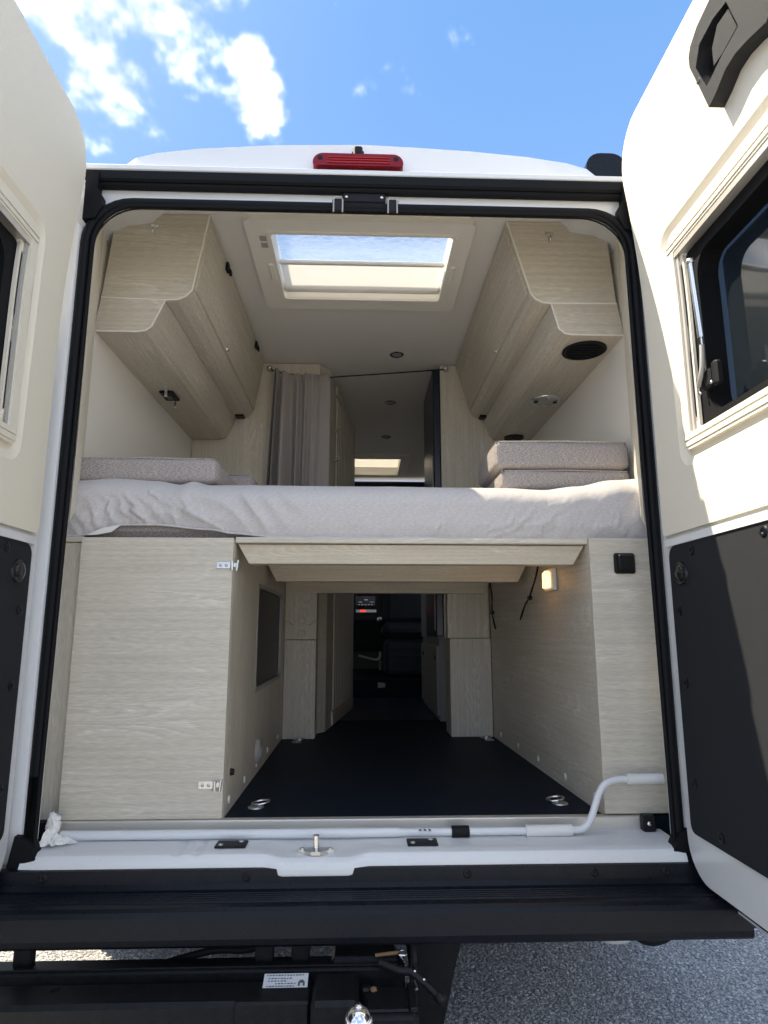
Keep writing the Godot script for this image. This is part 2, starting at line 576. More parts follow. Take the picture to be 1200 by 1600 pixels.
func build_van_shell() -> void:
	van = thing("campervan", "white camper van with both rear doors open onto a wood fitted sleeping area", "camper van", Vector3(0, 0, -2.5))
	var holes := [Rect2(-0.335, -0.80, 0.66, 0.45), Rect2(-0.10, -3.92, 0.42, 0.55)]
	# roof skin
	begin()
	var xs := [-1.0, -0.86, -0.80, -0.715, -0.705, -0.68, -0.62, -0.5, -0.335, -0.27, -0.1, 0.0, 0.15, 0.32, 0.325, 0.5, 0.62, 0.68, 0.705, 0.715, 0.80, 0.86]
	xs[0] = -0.91; xs.append(0.91)
	var zs := [-0.012, -0.03, -0.35, -0.80, -2.0, -3.37, -3.92, -4.1]
	SG = 2
	sheet_with_holes(xs, zs, func(x: float, z: float): return Vector3(x, roof_y(x) - (0.014 if z > -0.02 else 0.0), z), holes, Vector3.UP)
	SG = -1
	# closing edge of the roof over the doors
	for i in xs.size() - 1:
		face([Vector3(xs[i], roof_y(xs[i]) - 0.014, -0.012), Vector3(xs[i + 1], roof_y(xs[i + 1]) - 0.014, -0.012), Vector3(xs[i + 1], 2.392, 0.0), Vector3(xs[i], 2.392, 0.0)], Vector3.BACK)
	part(van, "roof", "white")
	# roof lip above the weather strip
	begin()
	bx(-0.88, 0.88, 2.370, 2.391, -0.03, 0.022, 0.004)
	part(van, "roof_lip", "white")
	# body sides with the window of the sliding door cut out on the right
	for s in [-1, 1]:
		begin()
		var prof := [[0.91, 2.30], [0.95, 2.15], [0.975, 1.9], [0.985, 1.75], [1.0, 1.45], [1.01, 1.25], [1.02, 0.85], [1.0, 0.42]]
		var zz := [0.0, -1.0, -2.0, -2.95, -3.45, -4.1, -4.9]
		SG = 2
		for i in prof.size() - 1:
			for j in zz.size() - 1:
				if (j == 5 or (s == 1 and j == 3)) and prof[i][1] <= 1.91 and prof[i][1] > 1.26: continue
				face([Vector3(s * prof[i][0], prof[i][1], zz[j]), Vector3(s * prof[i + 1][0], prof[i + 1][1], zz[j]), Vector3(s * prof[i + 1][0], prof[i + 1][1], zz[j + 1]), Vector3(s * prof[i][0], prof[i][1], zz[j + 1])], Vector3(s, 0, 0))
		SG = -1
		part(van, "body_side", "white")
		begin()
		prism([Vector2(-4.11, 1.26), Vector2(-4.89, 1.26), Vector2(-4.89, 1.62), Vector2(-4.6, 1.89), Vector2(-4.11, 1.89)], 0, s * 0.974, s * 0.982)
		part(van, "cab_window", "glass_clear")
		begin()
		prism([Vector2(-4.6, 1.90), Vector2(-4.9, 1.90), Vector2(-4.9, 1.62)], 0, s * 0.970, s * 0.986)
		part(van, "window_pillar", "white")
	begin()
	bx(0.972, 1.0, 1.26, 1.89, -3.44, -2.96, 0.01)
	part(van, "side_window", "glass_clear")
	# cab: bonnet, windscreen, front
	begin()
	prism([Vector2(-4.1, 2.41), Vector2(-4.1, 2.37), Vector2(-4.9, 1.62), Vector2(-4.9, 0.42), Vector2(-5.72, 0.42), Vector2(-5.78, 0.9), Vector2(-5.6, 1.25), Vector2(-4.95, 1.62), Vector2(-4.14, 2.42)], 0, -0.93, 0.93)
	part(van, "cab_front", "white")
	begin()
	prism([Vector2(-4.25, 2.345), Vector2(-4.92, 1.66), Vector2(-4.90, 1.64), Vector2(-4.23, 2.33)], 0, -0.8, 0.8)
	part(van, "windscreen", "black_gloss")
	begin()
	prism([Vector2(-4.05, 2.40), Vector2(-4.05, 2.385), Vector2(-4.80, 1.60), Vector2(-4.84, 1.60), Vector2(-4.09, 2.40)], 0, -0.90, 0.90)
	part(van, "windscreen_blind", "dash")
	# rear frame round the opening
	begin()
	var outer := rrect4(-0.95, 0.95, 0.42, 2.385, [0.06, 0.06, 0.12, 0.12], 8)
	ring(outer, opening(0.008), 2, -0.009, -0.004)
	part(van, "rear_frame", "white")
	# jamb rebate beside the seals
	for s in [-1, 1]:
		begin()
		bx(s * 0.806, s * 0.87, 0.5, 2.2, -0.003, 0.022, 0.008)
		part(van, "jamb", "white")
	# inner door seal: a soft round profile on the edge of the opening
	begin()
	var o2 := opening(0.004)
	var path := []
	for p in o2:
		path.append(Vector3(p.x + 0.013 * signf(p.x), p.y + (0.002 if p.y > 2.1 else 0.0), 0.014))
	# start and end at the sill
	var ordered := []
	for i in path.size():
		ordered.append(path[(i + 16) % path.size()])
	ordered = ordered.slice(2, path.size() - 7)
	tube([Vector3(0.792, 0.50, 0.014), Vector3(0.792, 0.7, 0.014)] + ordered.slice(0, 19) + [Vector3(-0.794, 0.7, 0.014), Vector3(-0.794, 0.50, 0.014)], 0.0145, 10)
	part(van, "door_seal", "rubber")
	begin()
	var lp := []
	for p in [Vector3(0.777, 0.52, 0.02), Vector3(0.777, 0.7, 0.02)]: lp.append(p)
	for p in opening(-0.006).slice(18, 36): lp.append(Vector3(p.x, p.y, 0.02))
	lp.append(Vector3(-0.779, 0.7, 0.02)); lp.append(Vector3(-0.779, 0.52, 0.02))
	tube(lp, 0.006, 8)
	part(van, "seal_lip", "rubber")
	# feet of the seal on the sill and weather strip under the roof
	for s in [-1, 1]:
		begin()
		prism([Vector2(s * 0.785, 0.56), Vector2(s * 0.818, 0.57), Vector2(s * 0.84, 0.45), Vector2(s * 0.80, 0.475), Vector2(s * 0.765, 0.518)], 2, 0.0, 0.04)
		part(van, "seal_foot", "rubber")
		begin()
		prism([Vector2(s * 0.80, 2.355), Vector2(s * 0.80, 2.20), Vector2(s * 0.765, 2.205), Vector2(s * 0.748, 2.24), Vector2(s * 0.752, 2.28), Vector2(s * 0.765, 2.30), Vector2(s * 0.765, 2.355)], 2, 0.004, 0.035)
		part(van, "corner_seal", "rubber")
	begin()
	bx(-0.81, 0.80, 2.331, 2.3685, -0.004, 0.030, 0.006)
	bx(-0.81, 0.80, 2.319, 2.335, -0.004, 0.020, 0.004)
	part(van, "weather_strip", "rubber")
	# upper striker plate and two rubber buffers
	begin()
	bx(-0.064, 0.064, 2.290, 2.321, -0.004, 0.012, 0.003)
	var sp := part(van, "striker_plate", "black")
	for x in [-0.052, 0.052]:
		begin(); lathe([Vector2(0, 0.004), Vector2(0.004, 0.0035), Vector2(0.0055, 0)], Vector3(x, 2.306, 0.012), Vector3.BACK, 12)
		part(sp, "screw", "chrome")
	for x in [-0.075, 0.083]:
		begin()
		bx(x - 0.017, x + 0.017, 2.243, 2.285, 0.018, 0.036, 0.004)
		var bf := part(van, "rubber_buffer", "black")
		begin()
		tube([Vector3(x - 0.013, 2.238, 0.037), Vector3(x - 0.013, 2.278, 0.037), Vector3(x - 0.009, 2.286, 0.037), Vector3(x + 0.009, 2.286, 0.037), Vector3(x + 0.013, 2.278, 0.037), Vector3(x + 0.013, 2.238, 0.037)], 0.0022, 8)
		part(bf, "wire_clip", "grey_plastic")
	# reversing camera and third brake light
	begin()
	var bl := rrect4(-0.152, 0.116, 2.400, 2.440, [0.008, 0.008, 0.030, 0.030], 6)
	prism(bl, 2, -0.02, 0.026)
	var lens := part(van, "brake_light", "red_lens", "red high level brake light")
	for q in [[2.407, 2.412], [2.416, 2.420], [2.424, 2.427]]:
		begin(); bx(-0.11, 0.075, q[0], q[1], 0.026, 0.0295, 0.001)
		part(lens, "lens_rib", "red_inner")
	for x in [-0.130, 0.094]:
		begin(); lathe([Vector2(0, 0.001), Vector2(0.007, 0.001), Vector2(0.008, 0)], Vector3(x, 2.424, 0.0262), Vector3.BACK, 12)
		part(lens, "screw", "black")
	begin()
	bx(-0.033, -0.005, 2.438, 2.474, -0.03, 0.02, 0.005)
	bx(-0.037, -0.001, 2.458, 2.467, -0.022, 0.008, 0.003)
	lathe([Vector2(0.010, 0), Vector2(0.010, 0.006), Vector2(0.0, 0.008)], Vector3(-0.019, 2.456, 0.019), Vector3(0, -0.3, 1), 14)
	part(van, "reversing_camera", "black")
	# trim tunnel between the opening and the lining
	begin()
	var a := opening(0.0)
	var b := rrect4(-0.872, 0.872, 0.50, 2.452, [0.03, 0.03, 0.10, 0.10], 8)
	SG = 3
	for i in a.size():
		var j: int = (i + 1) % a.size()
		var n := maxi(1, int(absf(a[j].y - a[i].y) / 0.08))
		for k in n:
			var p0 := a[i].lerp(a[j], float(k) / n); var p1 := a[i].lerp(a[j], float(k + 1) / n)
			var q0 := b[i].lerp(b[j], float(k) / n); var q1 := b[i].lerp(b[j], float(k + 1) / n)
			if minf(p0.y, p1.y) < 1.30: continue      # lower down the lockers come right up to the seal
			face([lift(p0, 2, -0.006), lift(p1, 2, -0.006), lift(q1, 2, -0.27), lift(q0, 2, -0.27)], Vector3(-p0.x, 1.4 - p0.y, 0.2))
	SG = -1
	part(van, "opening_trim", "trim")
	for s in [-1, 1]:
		begin()
		bx(s * 0.70, s * 0.90, 2.33, 2.449, -0.42, -0.36)
		part(van, "corner_gap_dark", "black")  # black block added so the gap above the cabinet corner reads as shade
	# linings
	for s in [-1, 1]:
		begin()
		var lz := [-0.26, -1.0, -1.6, -2.95, -3.45, -4.2]
		var lyy := [0.5, 1.26, 1.9, 2.46]
		for i in lz.size() - 1:
			for j in 3:
				if s == 1 and i == 3 and j == 1: continue
				var x0 := 0.885 if lyy[j] < 2.0 else 0.872
				var x1 := 0.885 if lyy[j + 1] < 2.0 else 0.868
				face([Vector3(s * x0, lyy[j], lz[i]), Vector3(s * x0, lyy[j], lz[i + 1]), Vector3(s * x1, lyy[j + 1], lz[i + 1]), Vector3(s * x1, lyy[j + 1], lz[i])], Vector3(-s, 0, 0))
				face([Vector3(s * (x0 + 0.02), lyy[j], lz[i]), Vector3(s * (x0 + 0.02), lyy[j], lz[i + 1]), Vector3(s * (x1 + 0.02), lyy[j + 1], lz[i + 1]), Vector3(s * (x1 + 0.02), lyy[j + 1], lz[i])], Vector3(s, 0, 0))
		part(van, "side_lining", "lining")
	begin()
	sheet_with_holes([-0.88, -0.335, -0.10, 0.32, 0.325, 0.88], [-0.26, -0.35, -0.80, -1.6, -3.37, -3.92, -4.25], func(x: float, z: float): return Vector3(x, CEIL, z), holes, Vector3.DOWN)
	part(van, "ceiling", "ceiling")
	# floor and underbody
	begin()
	bx(-0.90, 0.90, 0.50, FLOOR, -2.0, -0.105)
	part(van, "cargo_floor", "floor")
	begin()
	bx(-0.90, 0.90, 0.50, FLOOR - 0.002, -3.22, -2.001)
	part(van, "living_floor", "floor_blue_sheen")
	begin()
	prism([Vector2(-0.9, -3.14), Vector2(-0.3, -3.24), Vector2(0.3, -3.19), Vector2(0.9, -3.1), Vector2(0.9, -4.88), Vector2(-0.9, -4.88)], 1, 0.5, 0.69)
	part(van, "cab_floor", "floor")
	begin()
	bx(0.125, 0.245, 0.63, 0.67, -3.222, -3.20, 0.004)
	part(van, "step_vent", "grey_plastic")
	begin()
	bx(-0.9, 0.9, 0.40, 0.499, -4.85, -0.06)
	bx(-0.55, -0.45, 0.32, 0.40, -3.4, -0.1)
	bx(0.45, 0.55, 0.32, 0.40, -3.4, -0.1)
	part(van, "underbody", "black")
	# aluminium threshold
	begin()
	bx(-0.79, 0.765, 0.529, FLOOR + 0.002, -0.105, -0.098, 0.001)
	bx(-0.79, 0.765, FLOOR, FLOOR + 0.003, -0.125, -0.100, 0.001)
	part(van, "threshold_strip", "alu")
	begin()
	bx(0.742, 0.776, 0.53, 0.572, -0.098, -0.07, 0.004)
	var gb := part(van, "guide_block", "black")
	begin(); lathe([Vector2(0, 0.003), Vector2(0.005, 0.002), Vector2(0.006, 0)], Vector3(0.757, 0.552, -0.07), Vector3.BACK, 12)
	part(gb, "screw", "chrome")
	build_sill()
	build_bumper()
	build_wheels()
	build_hatch()

func build_sill() -> void:
	begin()
	# profile from the threshold to the lip (z, y); the pocket for the lock bulges out in the middle
	var prof := [Vector2(-0.098, 0.532), Vector2(-0.03, 0.531), Vector2(0.02, 0.528), Vector2(0.036, 0.524), Vector2(0.045, 0.514), Vector2(0.048, 0.503), Vector2(0.049, 0.49), Vector2(0.04, 0.47)]
	var f := func(u: float, v: float):
		var x := lerpf(-0.80, 0.795, u)
		var k := v * (prof.size() - 1)
		var i := mini(int(k), prof.size() - 2)
		var p: Vector2 = prof[i].lerp(prof[i + 1], k - i)
		var pocket := smoothstep(-0.235, -0.18, x) * (1.0 - smoothstep(-0.03, 0.03, x))
		var out := smoothstep(0.25, 0.6, v)
		p.x += pocket * 0.010 * out
		p.y -= pocket * (0.002 + 0.005 * smoothstep(0.0, 0.3, v))
		var taper := smoothstep(-0.80, -0.74, x) * (1.0 - smoothstep(0.77, 0.795, x) * 0.4)
		p.y -= (1.0 - taper) * 0.012 * out
		p.y -= 0.0025 * (1.0 - smoothstep(0.0, 0.006, absf(x + 0.44) - 0.008)) * (1.0 - smoothstep(0.4, 0.5, v))
		p.y -= 0.0025 * (1.0 - smoothstep(0.0, 0.006, absf(x + 0.39) - 0.008)) * (1.0 - smoothstep(0.4, 0.5, v))
		return Vector3(x, p.y, p.x)
	grid(320, 28, f, Vector3(0, 1, 0.4))
	var sill := part(van, "sill", "white_worn", "white painted load sill with scuffs and a lock pocket")
	for x in [-0.316, 0.155]:
		begin()
		bx(x - 0.038, x + 0.038, 0.529, 0.5345, -0.035, 0.012, 0.002)
		part(sill, "stop_plate", "black")
		for q in [Vector2(-0.024, 0.0), Vector2(0.022, -0.024)]:
			begin()
			lathe([Vector2(0, 0.003), Vector2(0.005, 0.002), Vector2(0.0065, 0)], Vector3(x + q.x, 0.5345, q.y), Vector3.UP, 12)
			part(sill, "screw", "zinc")
	# lock striker: a plate with two ears and an upright pin
	begin()
	prism([Vector2(-0.150, 0.022), Vector2(-0.145, 0.010), Vector2(-0.120, 0.004), Vector2(-0.092, 0.004), Vector2(-0.067, 0.010), Vector2(-0.062, 0.022), Vector2(-0.078, 0.028), Vector2(-0.095, 0.040), Vector2(-0.117, 0.040), Vector2(-0.134, 0.028)], 1, 0.520, 0.528)
	var st := part(van, "lock_striker", "zinc")
	begin()
	tube([Vector3(-0.106, 0.526, 0.020), Vector3(-0.106, 0.560, 0.020)], 0.0075, 12)
	part(st, "pin", "chrome")
	for x in [-0.140, -0.072]:
		begin(); lathe([Vector2(0, 0.005), Vector2(0.005, 0.004), Vector2(0.007, 0)], Vector3(x, 0.528, 0.020), Vector3.UP, 12)
		part(st, "screw", "zinc")

func build_bumper() -> void:
	# (z, y) profile: apron, tread, rounded nose, front face, under edge
	var prof := [Vector2(0.040, 0.500), Vector2(0.056, 0.497), Vector2(0.060, 0.468), Vector2(0.066, 0.458), Vector2(0.075, 0.455)]
	for k in 5:
		var z := 0.078 + k * 0.0115
		prof.append_array([Vector2(z, 0.455), Vector2(z + 0.003, 0.4585), Vector2(z + 0.0075, 0.4585), Vector2(z + 0.0100, 0.455)])
	prof.append_array([Vector2(0.140, 0.454), Vector2(0.149, 0.452), Vector2(0.156, 0.446), Vector2(0.160, 0.436), Vector2(0.166, 0.395), Vector2(0.165, 0.383), Vector2(0.158, 0.376), Vector2(0.13, 0.374), Vector2(0.03, 0.40), Vector2(0.02, 0.45)])
	begin()
	prism(prof, 0, -0.90, 0.875)
	# corner pieces that wrap round the body
	var bump := part(van, "bumper", "bumper", "black plastic rear bumper with a ribbed step")
	for s in [-1, 1]:
		begin()
		var e := 0.875 if s > 0 else 0.90
		prism([Vector2(s * e, 0.05), Vector2(s * e, 0.150), Vector2(s * (e + 0.05), 0.125), Vector2(s * (e + 0.11), 0.04), Vector2(s * (e + 0.13), -0.2), Vector2(s * (e + 0.10), -0.2)], 1, 0.39, 0.62)
		part(bump, "corner_piece", "bumper")
	for x in [-0.735, -0.265, 0.255, 0.56, 0.735]:
		begin()
		lathe([Vector2(0.003, 0.0), Vector2(0.004, 0.003), Vector2(0.0085, 0.002), Vector2(0.010, 0.0)], Vector3(x, 0.482, 0.0585), Vector3(0, 0.15, 1), 14)
		part(bump, "screw", "black")

func build_wheels() -> void:
	for s in [-1, 1]:
		for z in [-1.02, -4.95]:
			var c := Vector3(s * 0.86, 0.335, z)
			begin()
			lathe([Vector2(0.20, -0.105), Vector2(0.31, -0.11), Vector2(0.328, -0.098), Vector2(0.334, -0.06), Vector2(0.335, 0.0), Vector2(0.334, 0.06), Vector2(0.328, 0.098), Vector2(0.31, 0.11), Vector2(0.20, 0.105)], c, Vector3.RIGHT, 48)
			for k in 48:
				XF = Transform3D(Basis(Vector3.RIGHT, TAU * k / 48.0), c)
				box(Vector3(-0.07, 0.336, 0), Vector3(0.055, 0.012, 0.020), 0.002)
				box(Vector3(0.07, 0.336, 0.01), Vector3(0.055, 0.012, 0.020), 0.002)
				box(Vector3(0.0, 0.337, 0.0), Vector3(0.05, 0.010, 0.03), 0.002)
			XF = Transform3D.IDENTITY
			# one node for the whole wheel, its rim below it
			var t := part(van, "wheel", "tyre")
			begin()
			lathe([Vector2(0.0, 0.06), Vector2(0.07, 0.062), Vector2(0.10, 0.03), Vector2(0.17, 0.04), Vector2(0.198, 0.09), Vector2(0.205, 0.1), Vector2(0.2, -0.1)], c, Vector3(s, 0, 0), 32)
			part(t, "rim", "zinc")
	# spare wheel well cover and pipe that peep out below the bumper
	begin()
	lathe([Vector2(0.0, -0.05), Vector2(0.05, -0.05), Vector2(0.075, -0.03), Vector2(0.08, 0.0), Vector2(0.06, 0.03), Vector2(0, 0.03)], Vector3(0.655, 0.318, -0.12), Vector3.UP, 20)
	part(van, "waste_valve", "plastic_white")
	begin()
	tube(smooth_path([Vector3(0.66, 0.36, -0.06), Vector3(0.71, 0.292, -0.06), Vector3(0.78, 0.290, -0.07), Vector3(0.85, 0.36, -0.08)], 6), 0.016, 10)
	part(van, "hose", "black")

func build_hatch() -> void:
	for k in 2:
		var x0: float = [-0.335, -0.10][k]
		var x1: float = [0.325, 0.32][k]
		var z0: float = [-0.80, -3.92][k]
		var z1: float = [-0.35, -3.37][k]
		var o := [-0.415, 0.39, -0.893, -0.275] if k == 0 else [-0.17, 0.39, -3.99, -3.27]
		begin()
		var po := rrect(o[0], o[1], o[2], o[3], 0.03, 4)
		var pi := rrect(x0 + 0.004, x1 - 0.004, z0 + 0.004, z1 - 0.004, 0.015, 4)
		ring(po, pi, 1, CEIL - 0.022, CEIL + 0.003)
		var frame := part(van, "roof_hatch", "plastic_beige", "beige framed roof hatch over the bed" if k == 0 else "")
		begin()
		ring(rrect(x0 - 0.01, x1 + 0.01, z0 - 0.13, z1 + 0.01, 0.012, 3), rrect(x0, x1, z0 - 0.115 * (1 - k), z1, 0.012, 3), 1, CEIL + 0.003, 2.535)
		part(frame, "shaft", "plastic_white")
		begin()
		SG = -1
		bx(x0 - 0.02, x1 + 0.02, 2.535, 2.541, z0 - 0.14, z1 + 0.02, 0.002)
		part(frame, "pane", "glass_hatch")
		if k == 0:
			begin()
			# pleated blind drawn half way
			for i in 9:
				var a := -0.625 - i * 0.026
				face([Vector3(-0.33, 2.476, a), Vector3(0.32, 2.476, a), Vector3(0.32, 2.484, a - 0.013), Vector3(-0.33, 2.484, a - 0.013)], Vector3.DOWN)
				face([Vector3(-0.33, 2.484, a - 0.013), Vector3(0.32, 2.484, a - 0.013), Vector3(0.32, 2.476, a - 0.026), Vector3(-0.33, 2.476, a - 0.026)], Vector3.DOWN)
			part(frame, "blind", "blind")
			begin()
			bx(-0.332, 0.322, 2.471, 2.487, -0.625, -0.606, 0.004)
			part(frame, "blind_bar", "plastic_white")
			# inner lip, slide catches and two vents
			begin()
			ring(rrect(-0.345, 0.335, -0.815, -0.34, 0.02, 4), rrect(-0.329, 0.319, -0.798, -0.352, 0.015, 4), 1, CEIL - 0.028, CEIL - 0.0222)
			part(frame, "inner_lip", "plastic_beige")
			for x in [-0.352, 0.342]:
				begin(); bx(x - 0.012, x + 0.012, CEIL - 0.031, CEIL - 0.0222, -0.66, -0.54, 0.003)
				part(frame, "slide_catch", "plastic_beige")
			for z in [-0.385, -0.425]:
				begin(); bx(-0.372, -0.348, CEIL - 0.0245, CEIL - 0.0215, z - 0.014, z + 0.014, 0.001)
				part(frame, "vent", "grey_plastic")
		else:
			begin()
			bx(x0, x1, 2.50, 2.506, z0 - 0.1, z1)
			part(frame, "blind", "blind_white")

# ---------------------------------------------------------------- rear doors
# A door stands open at a right angle: it is drawn in (z, y), t is the distance behind its inner face.
var DS := 1.0
var DX := 0.80

func door_at(p: Vector2, t: float) -> Vector3:
	var k := clampf((p.y - 1.80) / 0.65, 0.0, 1.3)
	return Vector3(DS * (DX - 0.052 * k * k + t), p.y, p.x)

func slab(outline: PackedVector2Array, hole: PackedVector2Array, t0: float, t1: float) -> void:
	var ylo := 9.0; var yhi := -9.0; var zlo := 9.0; var zhi := -9.0
	for p in outline:
		ylo = minf(ylo, p.y); yhi = maxf(yhi, p.y); zlo = minf(zlo, p.x); zhi = maxf(zhi, p.x)
	var ys := [ylo - 0.01]
	var y := 1.80
	if yhi > y:
		while y < yhi:
			if y > ylo: ys.append(y)
			y += 0.05
	ys.append(yhi + 0.01)
	var zs := [zlo - 0.01, zhi + 0.01]
	if hole.size():
		var c := Vector2.ZERO
		for p in hole: c += p / hole.size()
		ys.append(c.y)
		ys.sort()
		zs = [zlo - 0.01, c.x, zhi + 0.01]
	SG = 4
	for i in ys.size() - 1:
		for j in zs.size() - 1:
			var cell := PackedVector2Array([Vector2(zs[j], ys[i]), Vector2(zs[j + 1], ys[i]), Vector2(zs[j + 1], ys[i + 1]), Vector2(zs[j], ys[i + 1])])
			for piece in Geometry2D.intersect_polygons(outline, cell):
				var bits := [piece]
				if hole.size(): bits = Geometry2D.clip_polygons(piece, hole)
				for bit in bits:
					var idx := Geometry2D.triangulate_polygon(bit)
					for e in range(0, idx.size(), 3):
						for w in [t0, t1]:
							SG = 4 if w == t0 else 5
							face([door_at(bit[idx[e]], w), door_at(bit[idx[e + 1]], w), door_at(bit[idx[e + 2]], w)], Vector3(DS * (1.0 if w == maxf(t0, t1) else -1.0), 0, 0))
	for pass_no in 2:
		var poly := outline if pass_no == 0 else hole
		if poly.size() == 0: continue
		var sgn := signf(area2(poly)) * (1.0 if pass_no == 0 else -1.0)
		SG = 6 + pass_no
		for i in poly.size():
			var p := poly[i]
			var q := poly[(i + 1) % poly.size()]
			var n := maxi(1, int(absf(q.y - p.y) / 0.06))
			for k in n:
				var a := p.lerp(q, float(k) / n)
				var b := p.lerp(q, float(k + 1) / n)
				var d := q - p
				face([door_at(a, t0), door_at(b, t0), door_at(b, t1), door_at(a, t1)], Vector3(0, -d.x * sgn, d.y * sgn))
	SG = -1

func door_outline(g: float) -> PackedVector2Array:
	var top := 2.462 if DS > 0.0 else 2.432
	return rrect4(0.045 + minf(g, 0.0) * 0.2 + maxf(g, 0.0), 0.835 - g, 0.470 + g * 1.6, top - g * 0.5, [0.09, 0.06, 0.10, 0.14], 8)

func knob_on_door(root: Node3D, p: Vector2, prof: Array, called: String, m: String, t := -0.006) -> Node3D:
	begin()
	lathe(prof, door_at(p, t), Vector3(-DS, 0, 0), 24)
	return part(root, called, m)

func build_door(s: float, x: float, label: String) -> void:
	DS = s
	DX = x
	var none := PackedVector2Array()
	var win := rrect(0.262, 0.775, 1.518, 1.985, 0.035, 5)
	begin()
	slab(door_outline(-0.026), win, 0.045, 0.075)
	var door := part(van, "rear_door", "white", label)
	begin(); slab(door_outline(-0.016), win, 0.030, 0.0449)
	part(door, "door_seal", "rubber")
	begin(); slab(door_outline(0.0), win, 0.0, 0.030)
	part(door, "inner_frame", "white")
	# cream lining with a stepped recess round the window
	var lin := rrect4(0.066, 0.815, 1.290, 2.440 if DS > 0.0 else 2.412, [0.02, 0.02, 0.09, 0.125], 8)
	var rec := rrect4(0.190, 0.800, 1.44, 2.070, [0.05, 0.05, 0.05, 0.05], 6)
	begin(); slab(lin, rec, -0.012, -0.0001)
	part(door, "lining", "cream")
	begin()
	var rin := rrect4(0.205, 0.79, 1.462, 2.053, [0.04, 0.04, 0.04, 0.04], 6)
	# sloping side of the recess
	SG = 7
	for i in rec.size():
		var j: int = (i + 1) % rec.size()
		face([door_at(rec[i], -0.0119), door_at(rec[j], -0.0119), door_at(rin[j], -0.003), door_at(rin[i], -0.003)], Vector3(-DS, 0, 0))
	SG = -1
	part(door, "recess_edge", "cream")
	begin(); slab(rin, win, -0.003, -0.0002)
	part(door, "recess_panel", "cream")
	# window cassette: outer frame, roller rails, dark rubber, pane
	var fo := rrect(0.220, 0.78, 1.478, 2.028, 0.022, 4)
	var fi := rrect(0.250, 0.765, 1.516, 1.992, 0.008, 4)
	begin()
	slab(fo, fi, -0.014, -0.003)
	var wf := part(door, "window_frame", "trim")
	for q in [[0.224, 0.776, 1.486, 1.496], [0.224, 0.776, 1.502, 1.510], [0.224, 0.776, 1.998, 2.006], [0.224, 0.776, 2.012, 2.021]]:
		begin()
		slab(PackedVector2Array([Vector2(q[0], q[2]), Vector2(q[1], q[2]), Vector2(q[1], q[3]), Vector2(q[0], q[3])]), none, -0.0165, -0.0142)
		part(wf, "frame_rail", "trim")
	begin()
	slab(PackedVector2Array([Vector2(0.2505, 1.517), Vector2(0.262, 1.517), Vector2(0.262, 1.991), Vector2(0.2505, 1.991)]), none, -0.008, 0.02)
	part(wf, "blind_rail", "grey_plastic")
	begin()
	slab(PackedVector2Array([Vector2(0.251, 1.976), Vector2(0.764, 1.976), Vector2(0.764, 1.9915), Vector2(0.251, 1.9915)]), none, -0.012, 0.02)
	part(wf, "blind_bar", "alu")
	begin()
	slab(PackedVector2Array([Vector2(0.263, 1.518), Vector2(0.271, 1.518), Vector2(0.271, 1.975), Vector2(0.263, 1.975)]), none, 0.000, 0.008)
	part(wf, "inner_rail", "trim")
	begin()
	slab(rrect(0.2625, 0.765, 1.515, 1.975, 0.02, 6), rrect(0.306, 0.74, 1.545, 1.945, 0.05, 6), 0.010, 0.062)
	var rub := part(door, "window_rubber", "rubber")
	begin()
	slab(rrect(0.28, 0.76, 1.52, 1.97, 0.02, 6), none, 0.064, 0.070)
	part(door, "window_pane", "glass_dark")
	begin()
	slab(rrect(0.29, 0.755, 1.53, 1.96, 0.03, 6), none, 0.086, 0.090)
	part(door, "outer_pane", "glass_dark")
	# gas strut and latch (on the other door they sit at the far side of the window)
	if DS > 0.0: window_gear(door)
	lower_door(door)

func window_gear(door: Node3D) -> void:
	begin()
	tube([door_at(Vector2(0.287, 1.940), 0.010), door_at(Vector2(0.293, 1.740), 0.012)], 0.009, 12)
	var strut := part(door, "window_strut", "chrome")
	begin(); tube([door_at(Vector2(0.293, 1.745), 0.012), door_at(Vector2(0.300, 1.655), 0.014)], 0.0045, 10)
	part(strut, "rod", "chrome")
	begin()
	lathe([Vector2(0, -0.008), Vector2(0.011, -0.006), Vector2(0.012, 0.004), Vector2(0, 0.010)], door_at(Vector2(0.287, 1.945), 0.010), Vector3(0, 1, 0), 12)
	part(strut, "end_joint", "zinc")
	begin()
	XF = Transform3D(Basis(Vector3.RIGHT, 0.0), door_at(Vector2(0.318, 1.630), 0.010))
	box(Vector3(0, -0.005, 0.0), Vector3(0.03, 0.045, 0.040), 0.005)
	box(Vector3(0, 0.0, 0.028), Vector3(0.02, 0.06, 0.022), 0.006)
	var lat := part(door, "window_latch", "black")
	begin()
	tube(smooth_path([door_at(Vector2(0.292, 1.617), -0.006), door_at(Vector2(0.312, 1.628), -0.012), door_at(Vector2(0.325, 1.655), -0.012), door_at(Vector2(0.329, 1.705), -0.010)], 5), 0.0055, 8)
	part(lat, "lever", "grey_plastic")
	for q in [Vector2(0.293, 1.634), Vector2(0.296, 1.598), Vector2(0.345, 1.607)]:
		begin(); lathe([Vector2(0, 0.003), Vector2(0.004, 0.002), Vector2(0.005, 0)], door_at(q, -0.006), Vector3(-DS, 0, 0), 10)
		part(lat, "screw", "chrome")

